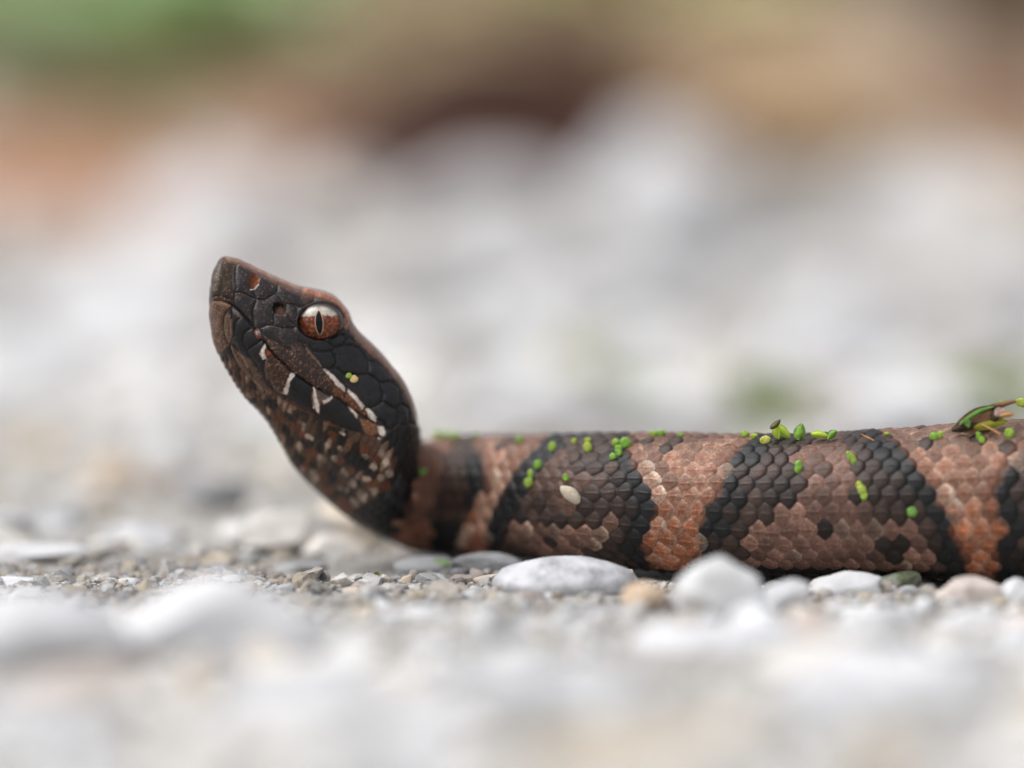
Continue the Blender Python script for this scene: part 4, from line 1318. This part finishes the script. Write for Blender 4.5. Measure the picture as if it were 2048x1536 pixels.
yr = p0[1]
leaf_blade([(1547, 852), (1553, 866), (1558, 878)], 8, yr, name='leaf', mat=M_SPROUT, parent=rt)
leaf_blade([(1552, 850), (1566, 862), (1580, 876)], 9, yr + .04, name='leaf', mat=M_SPROUT, parent=rt)
tube([(1558, 852), (1560, 866), (1556, 876)], [1.2, 1.2, 1.0], 'stem', M_SPROUT, rt, yr - .05)
leaf_blade([(1540, 857), (1551, 850), (1561, 839)], 6, yr - .06, name='seed_husk', mat=M_HUSK, parent=rt)
p0, _ = on_snake(1598, 877)
o = leaf_blade([(1598, 880), (1599, 866), (1604, 847)], 12, p0[1], 0.03, 'sprout', M_DUCK[0], None, .3)
o['label'], o['category'], o['group'] = 'single pointed green leaf tip standing up on the ridge', 'sprout', 'sprouts on the back of the snake'
p0, _ = on_snake(1645, 877)
rt = link('sprout', None, loc=tuple(p0), category='sprout', label='pale green sprout lying along the ridge with a dark green leaf at its end', group='sprouts on the back of the snake')
leaf_blade([(1622, 868), (1640, 869), (1656, 872)], 8, p0[1], .03, 'leaf', M_SPROUT, rt)
leaf_blade([(1656, 878), (1664, 868), (1674, 861)], 8, p0[1] - .03, .02, 'leaf', plain_mat('dark_leaf_green', (0.12, 0.26, 0.02), .45, .4, .2), rt)

# cream seed on the flank
M_SEED = plain_mat('cream_seed', (0.60, 0.52, 0.40), 0.55, 0.35, 0.1, 0.2, 10, 0.5, 30)
p0, nn = on_snake(1140, 989)
V = ICO[4][0].copy()
V[:, 2] *= 1 - 0.15 * sst(-V[:, 0], 0.1, 1.0)
V[:, 2] += 0.20 * (1 - V[:, 0] ** 2) * 0.6
V[:, 0] -= 0.05 * np.exp(-((V[:, 2] - .1) / .12) ** 2) * sst(-V[:, 0], .7, 1)
V *= (1 + 0.04 * vnoise(V, 2.5, 3, 3))[:, None]
V = V * np.array([26, 11, 13.5]) * K
me = mesh_np('seed', V, ICO[4][1])
o = link('seed', me, M_SEED, loc=tuple(P(1141, 990, p0[1] - 0.035)), category='seed', label='cream oval seed husk stuck on the flank of the first blotch')
o.rotation_euler = (0, 0.68, 0.1)

# curled leaf on the back at the right
M_LG = plain_mat('leaf_green', (0.12, 0.24, 0.045), 0.75, 0.2, 0.2, 0.3, 5, 0.3, 20)
M_LB = plain_mat('leaf_brown', (0.20, 0.10, 0.05), 0.55, 0.3, 0.1, 0.4, 7, 0.5, 30)
M_LD = plain_mat('leaf_dark_brown', (0.045, 0.03, 0.015), 0.6, 0.3, 0, 0.4, 7, 0.5, 30)
M_LT = plain_mat('leaf_tan', (0.46, 0.24, 0.09), 0.5, 0.35, 0.1, 0.3, 9, 0.4, 30)
M_LY = plain_mat('leaf_yellow_green', (0.30, 0.30, 0.03), 0.5, 0.35, 0.2, 0.3, 6, 0.3, 30)
M_LP = plain_mat('rolled_tip_pink', (0.36, 0.24, 0.20), 0.6, 0.3, 0, 0.7, 12, 0.6, 30)
p0, _ = on_snake(1965, 856)
yl = p0[1] - 0.05
rt = link('curled_leaf', None, loc=tuple(P(1960, 850, yl)), category='leaf', label='curled green and brown leaf scrap lying on the back at the right')
leaf_blade([(1918, 850), (1940, 834), (1962, 821), (1988, 813)], 5.5, yl - .07, .015, 'green_blade', M_LG, rt, .4)
leaf_blade([(1912, 858), (1950, 843), (1982, 832), (2012, 822)], 24, yl, .015, 'brown_underside', M_LB, rt, .3)
leaf_blade([(1903, 861), (1925, 854), (1948, 848), (1962, 838)], 11, yl - .03, .012, 'dark_fold', M_LD, rt, .3)
leaf_blade([(1952, 832), (1970, 819), (1992, 812), (2010, 810)], 5, yl - .02, .012, 'dark_rim', M_LD, rt, .3)
leaf_blade([(1945, 853), (1975, 848), (2016, 842)], 12, yl - .03, .012, 'yellow_fold', M_LY, rt, .3)
tube([(1988, 814, yl), (2008, 808, yl), (2032, 802, yl)], [7, 6, 3.5], 'stalk', M_LB, rt)
tube([(1962, 848, yl - .05), (1980, 857, yl - .12), (2001, 868, yl - .25)], [2.2, 2, 1.4], 'thin_stalk', M_LT, rt)
V, F = rock(3, np.random.RandomState(5), 5, .1, .7, .95)
me = mesh_np('rolled_tip', V * np.array([13, 12, 12]) * K + np.array(P(2000, 826, yl - .06)) - np.array(rt.location), F)
link('rolled_tip', me, M_LP, rt)
me = mesh_np('dark_hollow', V * np.array([9, 9, 13]) * K + np.array(P(1989, 832, yl - .05)) - np.array(rt.location), F)
link('dark_hollow', me, M_LD, rt)
leaf_blade([(2000, 832), (2014, 829), (2028, 828)], 6, yl - .12, .02, 'tan_tip', M_LT, rt, .2)
leaf_blade([(1930, 838), (1935, 845), (1938, 855)], 7, yl - .09, .012, 'green_scrap', M_DUCK[3], rt, .2)
# a fallen needle
p0, _ = on_snake(1738, 876)
tube([(1722, 868, p0[1] - .02), (1738, 876, p0[1] - .06), (1748, 881, p0[1] - .08)], [1.3, 1.6, 1.0], 'plant_fibre', M_LT, None, category='fibre', label='short straw coloured fibre lying across the ridge right of the sprouts')

# ------------------------------------------------------------------ green scraps on the ground
M_MOSS = plain_mat('moss_green', (0.15, 0.22, 0.03), 0.7, 0.2, 0.1, 0.4, 4, 0.5, 20)
M_FERN = plain_mat('broad_leaf_green', (0.38, 0.54, 0.26), 0.5, 0.35, 0.2, 0.3, 0.6, 0.3, 3)
M_YG = plain_mat('yellow_leaf_green', (0.42, 0.46, 0.17), 0.5, 0.35, 0.2, 0.3, 0.6, 0.3, 3)
M_DG = plain_mat('dark_leaf', (0.045, 0.06, 0.018), 0.6, 0.3, 0.0, 0.3, 0.6, 0.3, 3)


def leaf3d(L, W, fold, droop, n=12, m=7, th=0.03, wav=0.0, seed=0, ser=0.0):
    """Leaf lying along +x from its base at the origin, with midrib fold, droop and thickness."""
    r = np.random.RandomState(seed)
    V = []
    for sgn_ in (1, -1):
        for i in range(n):
            t = i / (n - 1)
            wd = W / 2 * math.sin(min(1, t * 0.94 + 0.05) * math.pi) ** 0.8 * (1 + ser * (i % 2))
            for s in np.linspace(-1, 1, m):
                z = abs(s) * wd * fold - droop * L * t * t + wav * math.sin(5 * t + 3 * s + seed)
                V.append((L * t, s * wd, z + sgn_ * th * 0.5 * (1.05 - s * s * 0.8)))
    V = np.array(V)
    f1 = grid_faces(n, m)
    f2 = f1[:, ::-1] + n * m
    rim = []
    for i in range(n - 1):
        a, b = i * m, (i + 1) * m
        rim.append([b, a, a + n * m, b + n * m])
        a, b = i * m + m - 1, (i + 1) * m + m - 1
        rim.append([a, b, b + n * m, a + n * m])
    for j in range(m - 1):
        rim.append([j, j + 1, j + 1 + n * m, j + n * m])
        a = (n - 1) * m + j
        rim.append([a + 1, a, a + n * m, a + 1 + n * m])
    return V, np.vstack([f1[:, ::-1], f2[:, ::-1], np.array(rim)])


def plant(px, py, Y, h, leaves, L, W, mat, label, seed, group=None, name='plant', cat='plant', up=0.8):
    """Low plant: a stem per leaf rising from one root."""
    r = np.random.RandomState(seed)
    base = P(px, py, Y)
    base[2] = gz(np.array([base[0]]), np.array([base[1]]))[0]
    rt_ = link(name, None, loc=tuple(base), category=cat, label=label, group=group)
    for k in range(leaves):
        a = 2 * math.pi * (k + r.rand() * .6) / leaves
        hh = h * r.uniform(.5, 1.0)
        sp_ = h * 0.55 * r.uniform(.3, 1)
        topp = np.array([math.cos(a) * sp_, math.sin(a) * sp_, hh])
        mid_ = topp * np.array([.35, .35, .6])
        q = np.array([[0, 0, -0.2], mid_, topp])
        seg = 6
        an = np.linspace(0, 2 * math.pi, seg, endpoint=False)
        rad = h * 0.018
        V = np.vstack([p_ + rad * (1 - .25 * i) * np.stack([np.cos(an), np.sin(an), 0 * an], -1) for i, p_ in enumerate(q)])
        me_ = mesh_np('stem', V, grid_faces(3, seg, True))
        link('stem', me_, mat, rt_)
        V, F = leaf3d(L * r.uniform(.75, 1.1), W * r.uniform(.8, 1.1), .25, r.uniform(.1, .35), th=L * .01, seed=seed + k)
        Rm = Matrix.Translation(Vector(topp)) @ Matrix.Rotation(a, 4, 'Z') @ Matrix.Rotation(-up + r.uniform(-.3, .3), 4, 'Y') @ Matrix.Rotation(r.uniform(-.4, .4), 4, 'X')
        me_ = mesh_np('leaf', V, F)
        me_.transform(Rm)
        link('leaf', me_, mat, rt_)
    return rt_


def tuft(px, py, Y, h, n, mat, label, seed, spread=.6, lw=.16, group='green tufts among the stones', name='moss_tuft', cat='moss'):
    r = np.random.RandomState(seed)
    base = P(px, py, Y)
    Vs, Fs, o_ = [], [], 0
    for k in range(n):
        V, F = leaf3d(h * r.uniform(.5, 1), h * lw, .3, r.uniform(.1, .5), 6, 3, h * .012, seed=k)
        Rm = np.array((Matrix.Rotation(r.uniform(0, 6.28), 3, 'Z') @ Matrix.Rotation(-r.uniform(.3, 1.4), 3, 'Y')))
        V = V @ Rm.T + np.array([r.normal() * spread * h, r.normal() * spread * h, 0])
        Vs.append(V)
        Fs.append(F + o_)
        o_ += len(V)
    V, F = ICO[2]
    Vs.append(V * np.array([2.2 * spread * h, 2.2 * spread * h, 0.22 * h]) * (1 + .15 * vnoise(V, 2, seed, 2))[:, None])
    F = np.concatenate([F, F[:, :1]], 1)
    F = F + o_
    nq = len(np.vstack(Fs))
    me_ = bpy.data.meshes.new(name)
    me_.from_pydata(np.vstack(Vs).tolist(), [], np.vstack(Fs).tolist() + F[:, :3].tolist())
    me_.polygons.foreach_set('use_smooth', np.ones(len(me_.polygons), bool))
    root_ = link(name, me_, mat, loc=tuple(base), category=cat, label=label, group=group)
    return root_


tuft(748, 1158, 0.35, .16, 16, M_MOSS, 'tiny moss sprig among the sharp beige grit', 3, .3, .25)
o = leaf_blade([(845, 1135), (868, 1126), (892, 1128), (902, 1136)], 9, 1.0, .02, 'leaf_scrap', plain_mat('pale_leaf_green', (0.30, 0.44, 0.20), .5, .3, .2), None, .3)
o['label'], o['category'] = 'pale green leaf scrap under the neck beside the flat grey stone', 'leaf'
tuft(1540, 830, 21, 1.1, 40, plain_mat('olive_moss', (0.30, 0.37, 0.06), .7, .2, .1, .3), 'olive green tuft showing above the leafy sprout on the back', 5, .2, .3)
tuft(1165, 745, 28, 1.0, 16, plain_mat('pale_moss', (0.42, 0.42, 0.22), .7, .2, .1, .3), 'pale yellowish tuft behind the long white stone', 6, .3, .3)
tuft(1960, 790, 24, 1.0, 12, M_MOSS, 'faint green tuft between the stones above the curled leaf', 7, .6, .25)
tuft(1290, 800, 24, 0.8, 10, plain_mat('grey_moss', (0.3, 0.33, 0.2), .7, .2, .1, .3), 'greyish green tuft between the two white stones above the body', 8, .4, .25)
tuft(480, 925, 16, 0.6, 10, plain_mat('dull_moss', (0.25, 0.27, 0.13), .7, .2, .1, .3), 'dull green tuft left of the throat', 9, .4, .25)

# ------------------------------------------------------------------ leaf litter and plants on the bank
LIT = {'red brown': (0.16, 0.065, 0.04), 'dark brown': (0.052, 0.022, 0.014), 'tan': (0.48, 0.36, 0.22), 'orange tan': (0.52, 0.37, 0.23), 'pale buff': (0.54, 0.47, 0.38), 'pinkish brown': (0.36, 0.23, 0.16), 'rusty': (0.44, 0.25, 0.16)}
M_LIT = {k: plain_mat('dead_leaf_' + k.replace(' ', '_'), c, .7, .25, 0, .3, .5, .4, 2) for k, c in LIT.items()}


def ground_point(px, py):
    """Where the ray of a photo pixel meets the ground."""
    Ys = np.linspace(5, 420, 1600)
    q = P(np.full_like(Ys, px), np.full_like(Ys, py), Ys)
    d = q[:, 2] - gz(q[:, 0], q[:, 1])
    i = np.where(d < 0)[0]
    return q[i[0]] if len(i) else q[-1]


def dead_leaf(px, py, L, W, tone, label, seed, pitch=.5, yaw=0.0, lift=.6, up=None):
    r = np.random.RandomState(seed)
    V, F = leaf3d(L, W, r.uniform(.1, .4), r.uniform(-.3, .3), 16, 9, .06, .22 * W / 4, seed)
    V = V - np.array([L / 2, 0, 0])
    me_ = mesh_np('dead_leaf', V, F)
    for dpy_ in range(0, 260, 6):
        g0 = ground_point(px, py + dpy_)
        if proj(g0 + np.array([0, 0, 0.4 * W * math.sin(pitch)]))[1] >= py:
            break
    o_ = link('dead_leaf', me_, M_LIT[tone], loc=(g0[0], g0[1], g0[2] + 0.5 * W * math.sin(pitch) * 0.8), category='dead leaf', label=label, group='dead leaves on the bank')
    o_.rotation_euler = (pitch, r.uniform(-.2, .2), yaw)
    return o_


dead_leaf(975, 268, 12.5, 7.5, 'dark brown', 'darkest red brown dead leaf in the middle of the bank', 1, 1.0, .05, 1.4)
dead_leaf(1080, 190, 10.0, 4.5, 'red brown', 'red brown dead leaf right behind the darkest leaf', 2, .9, -.25, 1.0)
dead_leaf(1590, 185, 10.5, 5.6, 'orange tan', 'orange tan dead leaf at the upper right', 3, 1.0, -.35, 1.2)
dead_leaf(1760, 150, 11.0, 6.0, 'pale buff', 'pale buff dead leaf right of the orange tan leaf', 4, 1.1, -.2, 1.2)
dead_leaf(1620, 300, 8.0, 2.6, 'pinkish brown', 'pinkish brown dead leaf below the orange tan leaf', 5, .8, .2, .8)
dead_leaf(1480, 90, 11.0, 4.0, 'tan', 'tan dead leaf below the yellow green plant', 6, .9, .1, .8)
dead_leaf(150, 345, 9.5, 5.0, 'rusty', 'rusty dead leaf on the left bank under the green plant', 7, .9, .2, .8)
dead_leaf(20, 220, 8.0, 6.0, 'pale buff', 'pale buff dead leaf at the left edge of the bank', 8, 1.1, .4, .8)
dead_leaf(570, 290, 10.0, 4.0, 'pinkish brown', 'dull brown dead leaf left of the darkest leaf', 9, .8, -.2, .6)
dead_leaf(760, 150, 14.0, 5.0, 'tan', 'dull tan dead leaf far behind the darkest leaf', 10, .7, .15, .6)
dead_leaf(2010, 230, 10.0, 6.0, 'pinkish brown', 'pinkish grey dead leaf at the right edge of the bank', 12, 1.0, .5, .8)
dead_leaf(870, 225, 8.0, 4.4, 'dark brown', 'dark brown dead leaf at the left end of the darkest leaf', 15, 1.0, .5)
dead_leaf(330, 240, 11.0, 4.5, 'tan', 'tan brown dead leaf below the broad green plant', 13, .7, -.4, .5)
# the rest of the litter, which nobody could count
lv, lf, lc, o_ = [], [], [], 0
tones = np.array(list(LIT.values()))
for k in range(900):
    y = rng.uniform(86, 330)
    x = rng.uniform(-1, 1) * (6.6 * (y + D) / D * 1.4 + 5)
    L = rng.uniform(3, 9)
    V, F = leaf3d(L, L * rng.uniform(.35, .6), rng.uniform(.05, .4), rng.uniform(-.3, .3), 7, 5, .06, .1, k)
    V -= np.array([L / 2, 0, 0])
    Rm = np.array(Matrix.Rotation(rng.uniform(0, 6.28), 3, 'Z') @ Matrix.Rotation(rng.uniform(-.5, .5), 3, 'X') @ Matrix.Rotation(rng.uniform(-.4, .4), 3, 'Y'))
    V = V @ Rm.T + np.array([x, y, gz(np.array([x]), np.array([y]))[0] + rng.uniform(.1, 1.0)])
    lv.append(V)
    lf.append(F + o_)
    lc.append(np.broadcast_to(tones[rng.choice(6, p=[.2, .12, .22, .08, .18, .2])] * rng.uniform(.7, 1.1), (len(V), 3)))
    o_ += len(V)
me = mesh_np('leaf_litter', np.vstack(lv), np.vstack(lf))
set_col(me, np.vstack(lc))
link('leaf_litter', me, attr_mat('litter', .75, .2, .6, .35, 3, .4, .1), kind='stuff')
GP = 'low plants on the bank'
plant(210, 250, 106, 6.0, 14, 9.5, 6.4, M_FERN, 'bright green broad leaved plant at the upper left of the bank', 21, GP, up=.5)
plant(340, 130, 128, 6.0, 9, 8.5, 5.2, M_FERN, 'smaller bright green plant just right of the broad leaved one', 22, GP, up=.5)
plant(490, 110, 135, 4.0, 10, 7.0, 3.6, M_DG, 'dark olive plant right of the bright green plants', 23, GP)
plant(1240, 60, 160, 5.0, 10, 9.0, 5.0, M_YG, 'pale yellow green plant at the top of the bank', 24, GP, up=.4)
plant(2040, 10, 150, 5.0, 8, 8.0, 4.0, M_DG, 'dark plant at the top right corner of the bank', 25, GP)
plant(760, -10, 175, 5.0, 8, 8.0, 4.0, plain_mat('olive_leaf', (.2, .2, .07), .6, .3), 'olive plant at the top of the bank left of centre', 26, GP)
